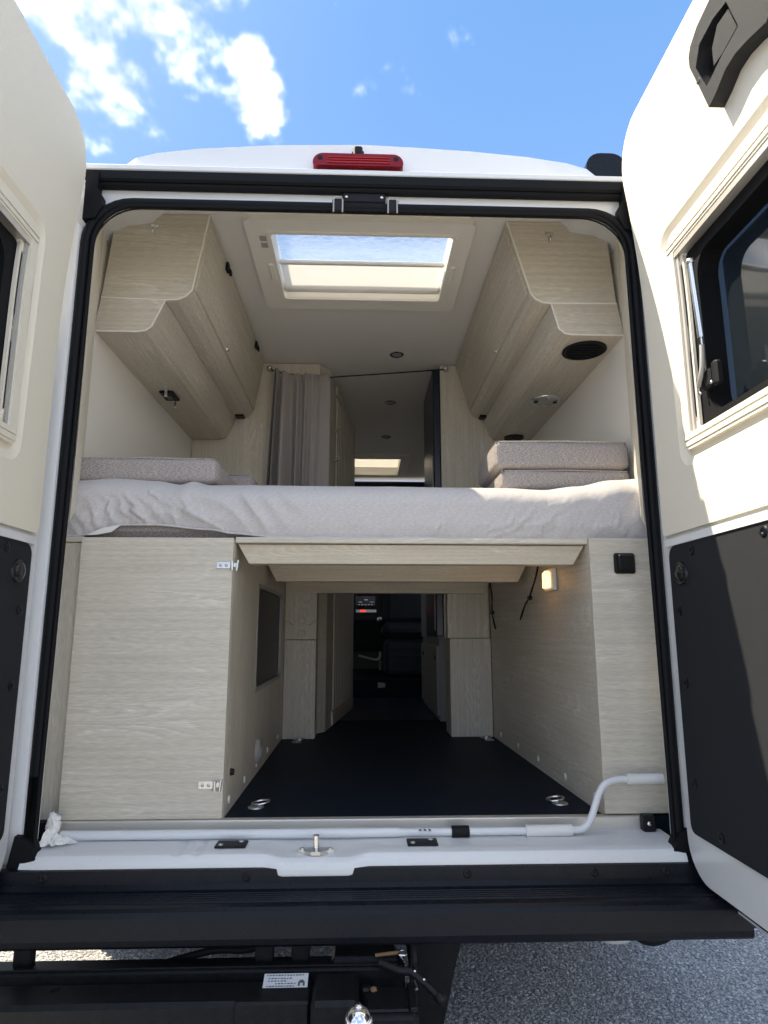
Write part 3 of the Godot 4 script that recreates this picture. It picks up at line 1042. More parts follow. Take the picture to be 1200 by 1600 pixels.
func lower_door(door: Node3D) -> void:
	var none := PackedVector2Array()
	# black lower panel with screws and a round release button
	begin()
	slab(rrect4(0.078, 0.80, 0.575, 1.262, [0.02, 0.02, 0.03, 0.03], 5), none, -0.006, -0.0003)
	var pan := part(door, "lower_panel", "panel", "black grained lower door panel")
	begin()
	slab(rrect4(0.070, 0.81, 1.262, 1.281, [0.004, 0.004, 0.004, 0.004], 3), none, -0.010, -0.0004)
	part(door, "panel_bead", "white")
	for p in [Vector2(0.195, 1.240), Vector2(0.112, 1.097), Vector2(0.114, 0.922), Vector2(0.115, 0.691), Vector2(0.215, 0.601), Vector2(0.475, 1.242), Vector2(0.5, 0.61), Vector2(0.74, 1.22), Vector2(0.76, 0.93)]:
		begin()
		lathe([Vector2(0.0, 0.0005), Vector2(0.003, 0.0008), Vector2(0.004, 0.003), Vector2(0.010, 0.0025), Vector2(0.013, 0.0)], door_at(p, -0.006), Vector3(-DS, 0, 0), 16)
		part(pan, "screw", "bumper")
	knob_on_door(pan, Vector2(0.138, 1.190), [Vector2(0, 0.013), Vector2(0.010, 0.0125), Vector2(0.020, 0.010), Vector2(0.0215, 0.004), Vector2(0.024, 0.006), Vector2(0.027, 0.006), Vector2(0.0285, 0.0)], "release_button", "black_gloss")
	# curved grab handle near the top
	if DS < 0.0: return
	var ho := PackedVector2Array([Vector2(0.532, 2.154), Vector2(0.499, 2.286), Vector2(0.503, 2.308), Vector2(0.516, 2.323), Vector2(0.551, 2.338), Vector2(0.615, 2.346), Vector2(0.70, 2.335), Vector2(0.745, 2.30), Vector2(0.752, 2.20), Vector2(0.742, 2.16), Vector2(0.729, 2.153), Vector2(0.673, 2.171), Vector2(0.638, 2.179), Vector2(0.603, 2.178), Vector2(0.563, 2.162)])
	var hi := PackedVector2Array([Vector2(0.518, 2.267), Vector2(0.545, 2.298), Vector2(0.60, 2.302), Vector2(0.647, 2.292), Vector2(0.662, 2.218), Vector2(0.60, 2.212), Vector2(0.539, 2.199)])
	begin()
	slab(ho, hi, -0.046, -0.034)
	slab(ho, hi, -0.034, -0.0125)
	var hd := part(door, "grab_handle", "handle", "curved dark grey grab handle")
	begin()
	slab(hi, none, -0.016, -0.0126)
	part(hd, "recess", "black")
	begin()
	slab(PackedVector2Array([Vector2(0.568, 2.222), Vector2(0.574, 2.258), Vector2(0.604, 2.284), Vector2(0.642, 2.280), Vector2(0.654, 2.226), Vector2(0.60, 2.220)]), none, -0.042, -0.0165)
	part(hd, "pull", "handle")
	begin()
	for q in [Vector2(0.516, 2.235), Vector2(0.70, 2.31)]:
		begin()
		lathe([Vector2(0, 0.0006), Vector2(0.006, 0.0006), Vector2(0.007, 0)], door_at(q, -0.0462), Vector3(-DS, 0, 0), 12)
		part(hd, "screw_hole", "black")

# ---------------------------------------------------------------- fittings inside
func build_overhead(s: int) -> void:
	var up: Array
	var lo: Array
	var lab: String
	if s < 0:
		up = [Vector2(-0.78, 2.447), Vector2(-0.845, 2.385), Vector2(-0.868, 2.137), Vector2(-0.655, 2.131), Vector2(-0.617, 2.133), Vector2(-0.59, 2.146), Vector2(-0.572, 2.168), Vector2(-0.527, 2.447)]
		lo = [Vector2(-0.868, 2.1345), Vector2(-0.885, 2.017), Vector2(-0.745, 2.016), Vector2(-0.715, 2.021), Vector2(-0.697, 2.036), Vector2(-0.658, 2.1285)]
		lab = "pale wood overhead cabinet with a black socket and two small spot lamps below it"
	else:
		up = [Vector2(0.77, 2.447), Vector2(0.845, 2.385), Vector2(0.862, 2.146), Vector2(0.637, 2.143), Vector2(0.61, 2.145), Vector2(0.585, 2.157), Vector2(0.569, 2.178), Vector2(0.496, 2.447)]
		lo = [Vector2(0.864, 2.1435), Vector2(0.882, 2.030), Vector2(0.705, 2.030), Vector2(0.680, 2.034), Vector2(0.660, 2.050), Vector2(0.638, 2.1405)]
		lab = "pale wood overhead cabinet with a black speaker opening and a chrome lamp below it"
	var cab := thing("overhead_cabinet", lab, "cabinet", Vector3(s * 0.72, 2.016, -0.9), "cabinets over the bed")
	begin(0); prism(up, 2, -0.305, -0.288)
	part(cab, "end_panel", "wood")
	begin(0); prism(lo, 2, -0.305, -0.288)
	part(cab, "end_panel", "wood")
	# edge bands
	for run in [up.slice(2), [up[2], lo[0]], lo.slice(1)]:
		begin()
		var pts := []
		for p in run: pts.append(Vector3(p.x, p.y, -0.2885))
		tube(pts, 0.0028, 6)
		part(cab, "edge_band", "plastic_beige")
	begin(2); prism(up, 2, -1.51, -0.3052)
	part(cab, "carcass", "wood")
	begin(2); prism(lo, 2, -1.50, -0.3052)
	part(cab, "lower_box", "wood_b")
	# flap on the slanting face
	var a: Vector2 = up[6]
	var b: Vector2 = up[7]
	var d := (b - a).normalized()
	var nrm := Vector2(-s, 0) - d * Vector2(-s, 0).dot(d)
	nrm = nrm.normalized() * 0.006
	begin(2)
	var q0 := a + d * 0.012
	var q1 := b - d * 0.008
	prism([q0, q1, q1 + nrm, q0 + nrm], 2, -1.495, -0.316)
	var flap := part(cab, "flap", "wood_b")
	begin()
	var kp := a.lerp(b, 0.09) + nrm
	lathe([Vector2(0, 0.008), Vector2(0.007, 0.0075), Vector2(0.009, 0.005), Vector2(0.011, 0.0)], Vector3(kp.x, kp.y, -0.80), Vector3(-s, -0.1, 0), 16)
	part(flap, "knob", "chrome")
	if s < 0:
		for z in [-0.56, -1.24]:
			begin()
			var hp := b - d * 0.03 + nrm
			box(Vector3(hp.x + 0.006, hp.y, z), Vector3(0.012, 0.035, 0.03), 0.003)
			box(Vector3(hp.x + 0.012, hp.y - 0.008, z - 0.02), Vector3(0.010, 0.02, 0.03), 0.003)
			part(flap, "hinge", "black")
	# small catch near the inner end
	begin()
	box(Vector3(s * 0.628, (2.128 if s < 0 else 2.140), -1.46), Vector3(0.045, 0.012, 0.05), 0.003)
	part(cab, "catch", "black")
	# curtain hook on the end panel
	begin()
	var hx := -0.708 if s < 0 else 0.641
	bx(hx - 0.014, hx + 0.014, 2.394, 2.406, -0.288, -0.280, 0.002)
	bx(hx - 0.003, hx + 0.003, 2.366, 2.398, -0.286, -0.276, 0.002)
	tube([Vector3(hx, 2.368, -0.278), Vector3(hx, 2.364, -0.270), Vector3(hx, 2.372, -0.266)], 0.003, 8)
	part(cab, "hook", "chrome")

func build_cabinet_fittings() -> void:
	var t := thing("socket_plate", "black rectangular socket plate under the overhead cabinet at the cream side wall", "socket", Vector3(-0.80, 2.0165, -0.86))
	begin(); bx(-0.835, -0.775, 2.006, 2.0165, -0.915, -0.815, 0.004)
	part(t, "cover", "black")
	begin(); bx(-0.818, -0.792, 2.0035, 2.006, -0.89, -0.84, 0.001)
	part(t, "flap", "black_gloss")
	for z in [-0.80, -0.935]:
		var l := thing("reading_spot", ("chrome reading spot between the socket plate and the rear end panel" if z > -0.85 else "chrome reading spot between the socket plate and the wood end wall"), "lamp", Vector3(-0.80, 2.0165, z), "chrome spots beside the socket")
		begin(); lathe([Vector2(0.0, 0.0), Vector2(0.014, 0.0), Vector2(0.014, 0.004), Vector2(0.006, 0.006), Vector2(0.006, 0.028), Vector2(0.008, 0.032), Vector2(0.0, 0.034)], Vector3(-0.80, 2.0165, z), Vector3.DOWN, 14)
		part(l, "stem", "chrome")
	t = thing("loudspeaker", "black oval loudspeaker opening in the underside of the overhead cabinet", "loudspeaker", Vector3(0.785, 2.03, -0.40))
	begin(); lathe([Vector2(0.075, 0.0), Vector2(0.077, 0.006), Vector2(0.070, 0.008), Vector2(0.064, 0.004)], Vector3(0.785, 2.03, -0.405), Vector3.DOWN, 32)
	part(t, "rim", "black")
	begin(); lathe([Vector2(0.066, 0.003), Vector2(0.0, 0.002)], Vector3(0.785, 2.03, -0.405), Vector3.DOWN, 32)
	var g := part(t, "grille", "rubber")
	for k in 5:
		begin(); bx(0.735 + 0.0, 0.835, 2.0245, 2.0265, -0.445 + k * 0.02 - 0.002, -0.445 + k * 0.02 + 0.002)
		part(g, "grille_bar", "black")
	t = thing("ceiling_lamp", "round chrome rimmed lamp under the overhead cabinet beside the loudspeaker", "lamp", Vector3(0.79, 2.03, -0.91))
	begin(); lathe([Vector2(0.066, 0.0), Vector2(0.067, 0.006), Vector2(0.058, 0.010), Vector2(0.050, 0.007)], Vector3(0.79, 2.03, -0.91), Vector3.DOWN, 32)
	part(t, "rim", "chrome")
	begin(); lathe([Vector2(0.051, 0.006), Vector2(0.03, 0.008), Vector2(0.0, 0.009)], Vector3(0.79, 2.03, -0.91), Vector3.DOWN, 28)
	part(t, "lens", "zinc")
	for k in 4:
		begin()
		var c := Vector3(0.79 + 0.042 * cos(k * PI / 2), 2.021, -0.91 + 0.042 * sin(k * PI / 2))
		lathe([Vector2(0, 0.004), Vector2(0.009, 0.003), Vector2(0.010, 0.0)], c, Vector3.DOWN, 12)
		part(t, "stud", "black" if k % 2 == 0 else "chrome")
	t = thing("loudspeaker", "black round loudspeaker under the overhead cabinet, close above the stacked cushions", "loudspeaker", Vector3(0.78, 2.03, -1.45))
	begin(); lathe([Vector2(0.050, 0.0), Vector2(0.050, 0.008), Vector2(0.0, 0.010)], Vector3(0.78, 2.03, -1.45), Vector3.DOWN, 24)
	part(t, "grille", "black")
	# recessed ceiling spots
	var labs := ["round chrome ceiling spot nearest the rear roof hatch", "round chrome ceiling spot between the other two spots", "round chrome ceiling spot nearest the cab roof hatch"]
	var zz := [-1.39, -2.093, -2.817]
	for k in 3:
		var l := thing("ceiling_spot", labs[k], "lamp", Vector3(0.173, CEIL, zz[k]), "ceiling spots along the aisle")
		begin(); lathe([Vector2(0.036, 0.0), Vector2(0.036, 0.004), Vector2(0.030, 0.008), Vector2(0.024, 0.004)], l.position, Vector3.DOWN, 24)
		part(l, "rim", "chrome")
		begin(); lathe([Vector2(0.024, 0.003), Vector2(0.0, 0.003)], l.position, Vector3.DOWN, 20)
		part(l, "lens", "grey_plastic")

func screw_caps(root: Node3D, pts: Array, axis: Vector3) -> void:
	for p in pts:
		begin(); lathe([Vector2(0.0, 0.004), Vector2(0.008, 0.0038), Vector2(0.011, 0.002), Vector2(0.012, 0.0)], p, axis, 16)
		part(root, "screw_cap", "plastic_white")

func build_lockers() -> void:
	# left locker: loose fitting door, inner side with a dark opening
	var l := thing("storage_locker", "pale wood locker under the bed with a large flat door and two metal latches", "locker", Vector3(-0.6, FLOOR, -0.7))
	begin(0); bx(-0.787, -0.3625, 0.564, 1.308, -0.128, -0.110, 0.0015)
	var d := part(l, "door", "wood")
	begin(1)
	# side wall built round its opening
	bx(-0.380, -0.362, FLOOR, 0.842, -1.385, -0.1285)
	bx(-0.380, -0.362, 1.212, 1.300, -1.385, -0.1285)
	bx(-0.380, -0.362, 0.842, 1.212, -0.575, -0.1285)
	bx(-0.380, -0.362, 0.842, 1.212, -1.385, -1.275)
	part(l, "side_wall", "wood_b")
	begin()
	ring(rrect(-1.277, -0.573, 0.840, 1.214, 0.03, 5), rrect(-1.262, -0.590, 0.855, 1.199, 0.03, 5), 0, -0.372, -0.3605)
	part(l, "opening_frame", "grey_plastic")
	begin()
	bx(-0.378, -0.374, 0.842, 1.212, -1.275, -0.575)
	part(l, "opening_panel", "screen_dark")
	begin(1); bx(-0.90, -0.789, FLOOR, 1.295, -0.150, -0.135)
	part(l, "back_panel", "wood")
	for q in [[Vector3(-0.377, 1.230, -0.110), "zinc"], [Vector3(-0.398, 0.648, -0.110), "alu"]]:
		begin()
		var c: Vector3 = q[0]
		bx(c.x - 0.030, c.x + 0.014, c.y - 0.010, c.y + 0.010, c.z, c.z + 0.0035, 0.001)
		var la := part(d, "latch", q[1])
		begin()
		for e in [-0.018, -0.002]:
			lathe([Vector2(0, 0.003), Vector2(0.0035, 0.002), Vector2(0.0045, 0)], c + Vector3(e, 0, 0.0035), Vector3.BACK, 10)
		tube([c + Vector3(0.014, 0.012, 0.006), c + Vector3(0.014, -0.014, 0.006)], 0.005, 8)
		bx(c.x + 0.014, c.x + 0.032, c.y - 0.008, c.y + 0.008, c.z - 0.006, c.z + 0.006, 0.003)
		tube([c + Vector3(0.030, 0.014, 0.002), c + Vector3(0.026, -0.016, 0.004)], 0.004, 8)
		part(la, "hinge_bolt", "zinc")
	var caps := []
	for z in [-0.19, -0.43, -0.66, -0.93, -1.24]: caps.append(Vector3(-0.362, 0.592, z))
	screw_caps(l, caps, Vector3.RIGHT)
	begin(); lathe([Vector2(0.0, 0.004), Vector2(0.022, 0.004), Vector2(0.026, 0.012), Vector2(0.036, 0.014), Vector2(0.042, 0.0)], Vector3(-0.362, 0.635, -0.665), Vector3.RIGHT, 24)
	part(l, "round_vent", "grey_plastic")
	begin(); lathe([Vector2(0.0, 0.010), Vector2(0.008, 0.010), Vector2(0.010, 0.0)], Vector3(-0.362, 0.662, -0.20), Vector3.RIGHT, 14)
	part(l, "catch", "black")
	# right locker
	var r := thing("storage_locker", "pale wood locker under the bed with a black square switch on its narrow end", "locker", Vector3(0.75, FLOOR, -0.7))
	begin(0); bx(0.656, 0.872, 0.566, 1.313, -0.128, -0.112, 0.0015)
	part(r, "end_panel", "wood_b")
	begin(2)
	prism([Vector2(0.6562, -0.1285), Vector2(0.6245, -1.42), Vector2(0.644, -1.42), Vector2(0.675, -0.1285)], 1, FLOOR, 1.300)
	part(r, "side_wall", "wood")
	caps = []
	for z in [-0.175, -0.42, -0.71, -0.98, -1.27]: caps.append(Vector3(0.6552 - (-z - 0.1285) * 0.0245, 0.594, z))
	screw_caps(r, caps, Vector3.LEFT)
	var sw := thing("light_switch", "black square switch on the narrow end of the wood locker", "switch", Vector3(0.753, 1.21, -0.11))
	begin(); XF = Transform3D(Basis(), Vector3(0.753, 1.239, -0.106)); box(Vector3.ZERO, Vector3(0.061, 0.059, 0.012), 0.005)
	part(sw, "base", "black")
	begin(); XF = Transform3D(Basis(Vector3.RIGHT, 0.06), Vector3(0.755, 1.241, -0.097)); box(Vector3.ZERO, Vector3(0.046, 0.046, 0.010), 0.004)
	part(sw, "rocker", "black")
	# lit marker lamp with dangling straps on the locker side
	var lp := thing("marker_lamp", "small lit amber lamp on the side of the locker under the bed", "lamp", Vector3(0.64, 1.21, -0.455))
	begin(); bx(0.632, 0.6475, 1.182, 1.256, -0.515, -0.405, 0.004)
	part(lp, "housing", "plastic_beige")
	begin()
	prism([Vector2(-0.495, 1.192), Vector2(-0.428, 1.192), Vector2(-0.428, 1.242), Vector2(-0.46, 1.249), Vector2(-0.495, 1.242)], 0, 0.623, 0.6319)
	part(lp, "lens", "lamp_lit")
	var om := OmniLight3D.new()
	om.name = "lamp_light"
	om.light_color = Color(1.0, 0.68, 0.32)
	om.light_energy = 0.0004
	om.light_size = 0.03
	om.omni_range = 4.0
	om.omni_attenuation = 2.0
	om.shadow_enabled = true
	lp.add_child(om)
	om.position = Vector3(0.585, 1.215, -0.46) - lp.position
	strap(thing("strap", "black webbing strap hanging beside the lit amber lamp", "strap", Vector3(0.62, 1.09, -0.6)), [Vector3(0.625, 1.29, -0.535), Vector3(0.618, 1.24, -0.545), Vector3(0.60, 1.18, -0.56), Vector3(0.605, 1.165, -0.60), Vector3(0.612, 1.14, -0.70), Vector3(0.618, 1.09, -0.80)], 0.020)
	strap(thing("strap", "black webbing strap hanging from the far bed beam", "strap", Vector3(0.61, 1.06, -1.25)), [Vector3(0.605, 1.27, -1.30), Vector3(0.610, 1.20, -1.29), Vector3(0.604, 1.13, -1.27), Vector3(0.612, 1.055, -1.24)], 0.030)

func strap(root: Node3D, pts: Array, w: float) -> void:
	begin()
	var p := smooth_path(pts, 5)
	for i in p.size() - 1:
		var tw0 := 0.9 * sin(i * 0.7)
		var tw1 := 0.9 * sin((i + 1) * 0.7)
		var o0 := Vector3(0.004 + 0.006 * sin(tw0), 0, cos(tw0)) * w * 0.5
		var o1 := Vector3(0.004 + 0.006 * sin(tw1), 0, cos(tw1)) * w * 0.5
		var th := Vector3(-0.003, 0, 0)
		face([p[i] - o0, p[i] + o0, p[i + 1] + o1, p[i + 1] - o1], Vector3.RIGHT)
		face([p[i] - o0 + th, p[i] + o0 + th, p[i + 1] + o1 + th, p[i + 1] - o1 + th], Vector3.LEFT)
		face([p[i] - o0, p[i] - o0 + th, p[i + 1] - o1 + th, p[i + 1] - o1], Vector3.FORWARD)
		face([p[i] + o0, p[i] + o0 + th, p[i + 1] + o1 + th, p[i + 1] + o1], Vector3.BACK)
	part(root, "webbing", "rubber")
	begin()
	var c: Vector3 = pts[pts.size() / 2]
	box(c, Vector3(0.012, 0.016, w + 0.012), 0.003)
	part(root, "buckle", "black")

func build_bed() -> void:
	var b := thing("bed_base", "pale wood bed base resting on both lockers with three wooden cross beams", "bed base", Vector3(0.13, 1.22, -0.8))
	begin(0); bx(-0.360, 0.6555, 1.296, 1.3125, -0.155, -0.124, 0.002)
	part(b, "front_rail", "wood")
	begin(0); bx(-0.875, -0.790, 1.297, 1.313, -0.17, -0.13, 0.002)
	part(b, "front_rail", "wood")
	begin(0); bx(-0.88, 0.88, 1.298, 1.3095, -1.50, -0.156)
	part(b, "board", "wood")
	for q in [[-0.155, -0.355, 0.650, 1.240, 1.2935], [-0.74, -0.352, 0.628, 1.233, 1.292], [-1.385, -0.350, 0.618, 1.226, 1.290]]:
		begin(0)
		# ends cut at a slant, front face leaning
		var x0: float = q[1]; var x1: float = q[2]; var yb: float = q[3]; var yt: float = q[4]; var z: float = q[0]
		var cut := 0.03
		var top := [Vector3(x0, yt, z + 0.012), Vector3(x1, yt, z + 0.012), Vector3(x1, yt, z - 0.06), Vector3(x0, yt, z - 0.06)]
		var bot := [Vector3(x0 + cut, yb, z), Vector3(x1 - cut, yb, z), Vector3(x1 - cut, yb, z - 0.05), Vector3(x0 + cut, yb, z - 0.05)]
		face(top.duplicate(), Vector3.UP); face(bot.duplicate(), Vector3.DOWN)
		var outs := [Vector3.BACK, Vector3.RIGHT, Vector3.FORWARD, Vector3.LEFT]
		for k in 4: face([top[k], top[(k + 1) % 4], bot[(k + 1) % 4], bot[k]], outs[k])
		part(b, "cross_beam", "wood_warm")
	for k in 12:
		begin(); lathe([Vector2(0.026, 0.0), Vector2(0.024, 0.0012), Vector2(0.0, 0.0012)], Vector3(-0.27 + k * 0.074, 1.298, -0.66), Vector3.DOWN, 20)
		part(b, "vent_hole", "wood_warm")
	# mattress and its sheet
	var m := thing("mattress", "grey tweed mattress lying on the bed base under a sheet", "mattress", Vector3(0, 1.312, -0.8))
	begin(0); box(Vector3(0, 1.356, -0.82), Vector3(1.73, 0.086, 1.33), 0.02)
	part(m, "core", "tweed")
	var s := thing("fitted_sheet", "lilac grey fitted sheet gathered over the front edge of the mattress", "bed sheet", Vector3(0, 1.315, -0.8))
	begin()
	var wn := FastNoiseLite.new(); wn.seed = 9; wn.frequency = 5.0
	var hemx := [-0.87, -0.80, -0.78, -0.69, -0.60, -0.44, -0.37, -0.25, 0.87]
	var hemy := [1.314, 1.316, 1.320, 1.347, 1.348, 1.335, 1.324, 1.314, 1.314]
	var topx := [-0.87, -0.74, -0.62, -0.55, -0.51, -0.46, 0.0, 0.45, 0.56, 0.66, 0.78, 0.87]
	var topy := [1.500, 1.508, 1.501, 1.490, 1.500, 1.489, 1.489, 1.487, 1.481, 1.494, 1.514, 1.520]
	var pick := func(xs: Array, ys: Array, x: float) -> float:
		for i in xs.size() - 1:
			if x <= xs[i + 1]:
				var t := smoothstep(xs[i], xs[i + 1], x)
				return lerpf(ys[i], ys[i + 1], t)
		return ys[-1]
	var f := func(u: float, v: float):
		var x := lerpf(-0.873, 0.873, u)
		var hem: float = pick.call(hemx, hemy, x)
		var top: float = pick.call(topx, topy, x)
		var p: Vector3
		var fv: float = v / 0.72
		if v < 0.72:
			# front: from the hem up, round over the edge
			var r := 0.074
			var rz := 0.125
			var straight: float = top - r - hem
			var arc := 0.099 * PI / 2
			var dd: float = fv * (straight + arc)
			if dd < straight:
				p = Vector3(x, hem + dd, -0.136)
			else:
				var th: float = (dd - straight) / 0.099
				p = Vector3(x, top - r + r * sin(th), -0.136 - rz * (1 - cos(th)))
		else:
			p = Vector3(x, top, -0.261 - (v - 0.72) / 0.28 * 1.22)
		# pulled folds at the left: slanting ridges that fade upwards
		if v < 0.75:
			var h := (p.y - hem) / (top - hem)
			var left := 1.0 - smoothstep(-0.66, -0.40, x)
			var ph := (x + h * 0.13) * 24.0 + 0.9 * wn.get_noise_2d(x * 1.5, h * 0.4)
			var rg := absf(fposmod(ph, 1.0) - 0.5) * 2.0
			var per := 0.35 + 0.65 * fposmod(sin(floorf(ph) * 12.99) * 43.7, 1.0)
			var k1 := pow(1.0 - rg, 1.6) * 0.019 * per * exp(-pow((h - 0.26) / 0.26, 2.0)) * left
			var ph2 := (x + h * 0.20) * 10.5 + 0.7 * wn.get_noise_2d(x * 0.8, 3.0)
			var per2 := 0.3 + 0.7 * fposmod(sin(floorf(ph2) * 7.31) * 91.3, 1.0)
			var diag := pow(1.0 - absf(fposmod(ph2, 1.0) - 0.5) * 2.0, 1.8) * 0.022 * per2 * exp(-pow((h - 0.46) / 0.34, 2.0)) * smoothstep(-0.66, -0.5, x) * (1.0 - smoothstep(-0.30, -0.12, x))
			var mid := wn.get_noise_2d((x - h * 0.08) * 2.2, h * 0.35 + 20.0) * 0.005 * exp(-pow((h - 0.30) / 0.45, 2.0)) * smoothstep(-0.3, 0.0, x)
			var ph3 := (x - h * 0.18) * 15.0 + 1.5 * wn.get_noise_2d(x * 1.1, h * 0.3 + 7.0)
			var per3 := maxf(0.0, fposmod(sin(floorf(ph3) * 5.17) * 57.3, 1.0) - 0.35)
			var rr := pow(1.0 - absf(fposmod(ph3, 1.0) - 0.5) * 2.0, 1.8) * 0.014 * per3 * exp(-pow((h - 0.24) / 0.26, 2.0)) * smoothstep(-0.05, 0.15, x)
			var pucker := sin(x * 330.0) * 0.0016 * exp(-h * 14.0) * left
			p.z += k1 + diag + mid + rr + pucker
			p.z -= 0.010 * smoothstep(0.25, 0.0, h) 
			# one long diagonal crease at the left
			var dl := (p.y - 1.345) + (x + 0.42) * 0.50
			if x > -0.62 and x < -0.40: p.z += 0.006 * exp(-pow(dl / 0.006, 2.0))
		else:
			p.y += 0.004 * wn.get_noise_2d(x * 1.2, p.z * 1.2 + 40.0)
		p.y += 0.0025 * wn.get_noise_2d(x * 1.0, 60.0) * smoothstep(0.5, 0.72, v)
		return p
	grid(560, 56, f, Vector3(0, 0.5, 1), Vector2(9, 5))
	part(s, "cloth", "sheet")
	begin()
	var hp := []
	for i in 140:
		var x := lerpf(-0.872, 0.30, i / 139.0)
		hp.append(Vector3(x, pick.call(hemx, hemy, x) + 0.001, -0.139))
	tube(hp, 0.0032, 6)
	part(s, "hem", "sheet")
	begin()
	face([Vector3(-0.785, 1.3165, -0.1335), Vector3(-0.755, 1.318, -0.1325), Vector3(-0.715, 1.326, -0.132), Vector3(-0.688, 1.347, -0.132), Vector3(-0.74, 1.338, -0.131)], Vector3.BACK)
	part(s, "elastic_tab", "plastic_white")

func cushion(root: Node3D, x0: float, x1: float, y0: float, y1: float, z0: float, z1: float) -> void:
	begin(0)
	var c := Vector3(x0 + x1, y0 + y1, z0 + z1) * 0.5
	var s := Vector3(x1 - x0, y1 - y0, z1 - z0)
	var nn := FastNoiseLite.new(); nn.seed = int(x0 * 100) + 7; nn.frequency = 4.0
	# six bulging sides sharing rounded edges
	for a in 3:
		for sg in [-1.0, 1.0]:
			var out := Vector3.ZERO
			out[a] = sg
			var f := func(u: float, v: float):
				var q := Vector3.ZERO
				q[a] = sg
				q[(a + 1) % 3] = u * 2 - 1
				q[(a + 2) % 3] = v * 2 - 1
				var r := 0.022
				var hl := s * 0.5
				var w := q * hl
				var inner := Vector3(clampf(w.x, -hl.x + r, hl.x - r), clampf(w.y, -hl.y + r, hl.y - r), clampf(w.z, -hl.z + r, hl.z - r))
				var d := w - inner
				if d.length() > 1e-6: w = inner + d.normalized() * r
				var bulge := (1 - q.x * q.x * 0.9) * (1 - q.y * q.y * 0.9) * (1 - q.z * q.z * 0.9)
				w[a] += sg * 0.010 * bulge + sg * 0.004 * nn.get_noise_3dv((c + w) * 2.0) * (1 - absf(q[(a + 1) % 3]))
				return c + w
			grid(26, 18, f, out, Vector2(s[(a + 1) % 3], s[(a + 2) % 3]) * 1.0)
	part(root, "cover", "tweed")
	# piping along the front top and the left edges
	begin()
	tube([Vector3(x0 + 0.012, y1 - 0.006, z1 - 0.006), Vector3(c.x, y1 - 0.003, z1 - 0.005), Vector3(x1 - 0.012, y1 - 0.006, z1 - 0.006)], 0.003, 6)
	tube([Vector3(x0 + 0.006, y1 - 0.006, z1 - 0.010), Vector3(x0 + 0.006, y1 - 0.006, z0 + 0.012)], 0.003, 6)
	part(root, "piping", "tweed")

func build_cushions() -> void:
	cushion(thing("cushion", "grey tweed cushion on top of its stack by the side wall", "cushion", Vector3(0.645, 1.552, -0.45), "loose grey cushions on the bed"), 0.428, 0.868, 1.562, 1.656, -0.60, -0.275)
	cushion(thing("cushion", "grey tweed cushion underneath in the stack by the side wall", "cushion", Vector3(0.66, 1.465, -0.45), "loose grey cushions on the bed"), 0.445, 0.870, 1.492, 1.561, -0.62, -0.280)
	cushion(thing("cushion", "long grey tweed bolster lying along the cream side wall", "cushion", Vector3(-0.66, 1.465, -0.5), "loose grey cushions on the bed"), -0.884, -0.440, 1.488, 1.568, -0.60, -0.20)
	cushion(thing("cushion", "small grey tweed cushion tucked behind the end of the bolster", "cushion", Vector3(-0.5, 1.465, -0.7), "loose grey cushions on the bed"), -0.62, -0.400, 1.488, 1.618, -0.86, -0.61)

func build_curtain() -> void:
	var w := thing("curtain_wire", "thin curtain wire stretched across the aisle between two chrome knobs", "curtain wire", Vector3(0, 2.40, -1.5))
	begin()
	tube([Vector3(-0.486, 2.404, -1.497), Vector3(-0.46, 2.390, -1.497), Vector3(-0.30, 2.364, -1.497), Vector3(-0.175, 2.362, -1.497), Vector3(0.10, 2.385, -1.497), Vector3(0.436, 2.415, -1.497)], 0.0035, 6)
	part(w, "wire", "black")
	for x in [-0.49, 0.44]:
		begin()
		lathe([Vector2(0.0, 0.0), Vector2(0.016, 0.0), Vector2(0.016, 0.010), Vector2(0.010, 0.016), Vector2(0.013, 0.026), Vector2(0.009, 0.034), Vector2(0.0, 0.036)], Vector3(x, 2.408 + (0.01 if x > 0 else 0.0), -1.515), Vector3.BACK, 16)
		part(w, "knob", "chrome")
	var c := thing("curtain", "grey brown curtain gathered to one side of the aisle", "curtain", Vector3(-0.33, 1.3, -1.49))
	begin()
	var f := func(u: float, v: float):
		var gather := pow(u, 1.35)
		var x := lerpf(-0.462, -0.172, gather) - 0.035 * v * (1.0 - u)
		var topy := lerpf(2.400, 2.372, smoothstep(0.0, 0.5, u))
		var y := lerpf(topy, 1.30, v)
		var amp := lerpf(0.036, 0.005, smoothstep(0.45, 0.85, u)) * (0.5 + 0.7 * v)
		var z := -1.480 + amp * sin(u * 43.0 + 2.2 * sin(u * 9.0) + 1.2 * sin(v * 2.0 + u * 6.0)) + 0.006 * sin(u * 21.0 + v * 3.0)
		if v < 0.04: z += 0.004 * sin(u * 190.0)
		return Vector3(x, y, z)
	grid(200, 40, f, Vector3.BACK, Vector2(2, 5))
	part(c, "cloth", "curtain")

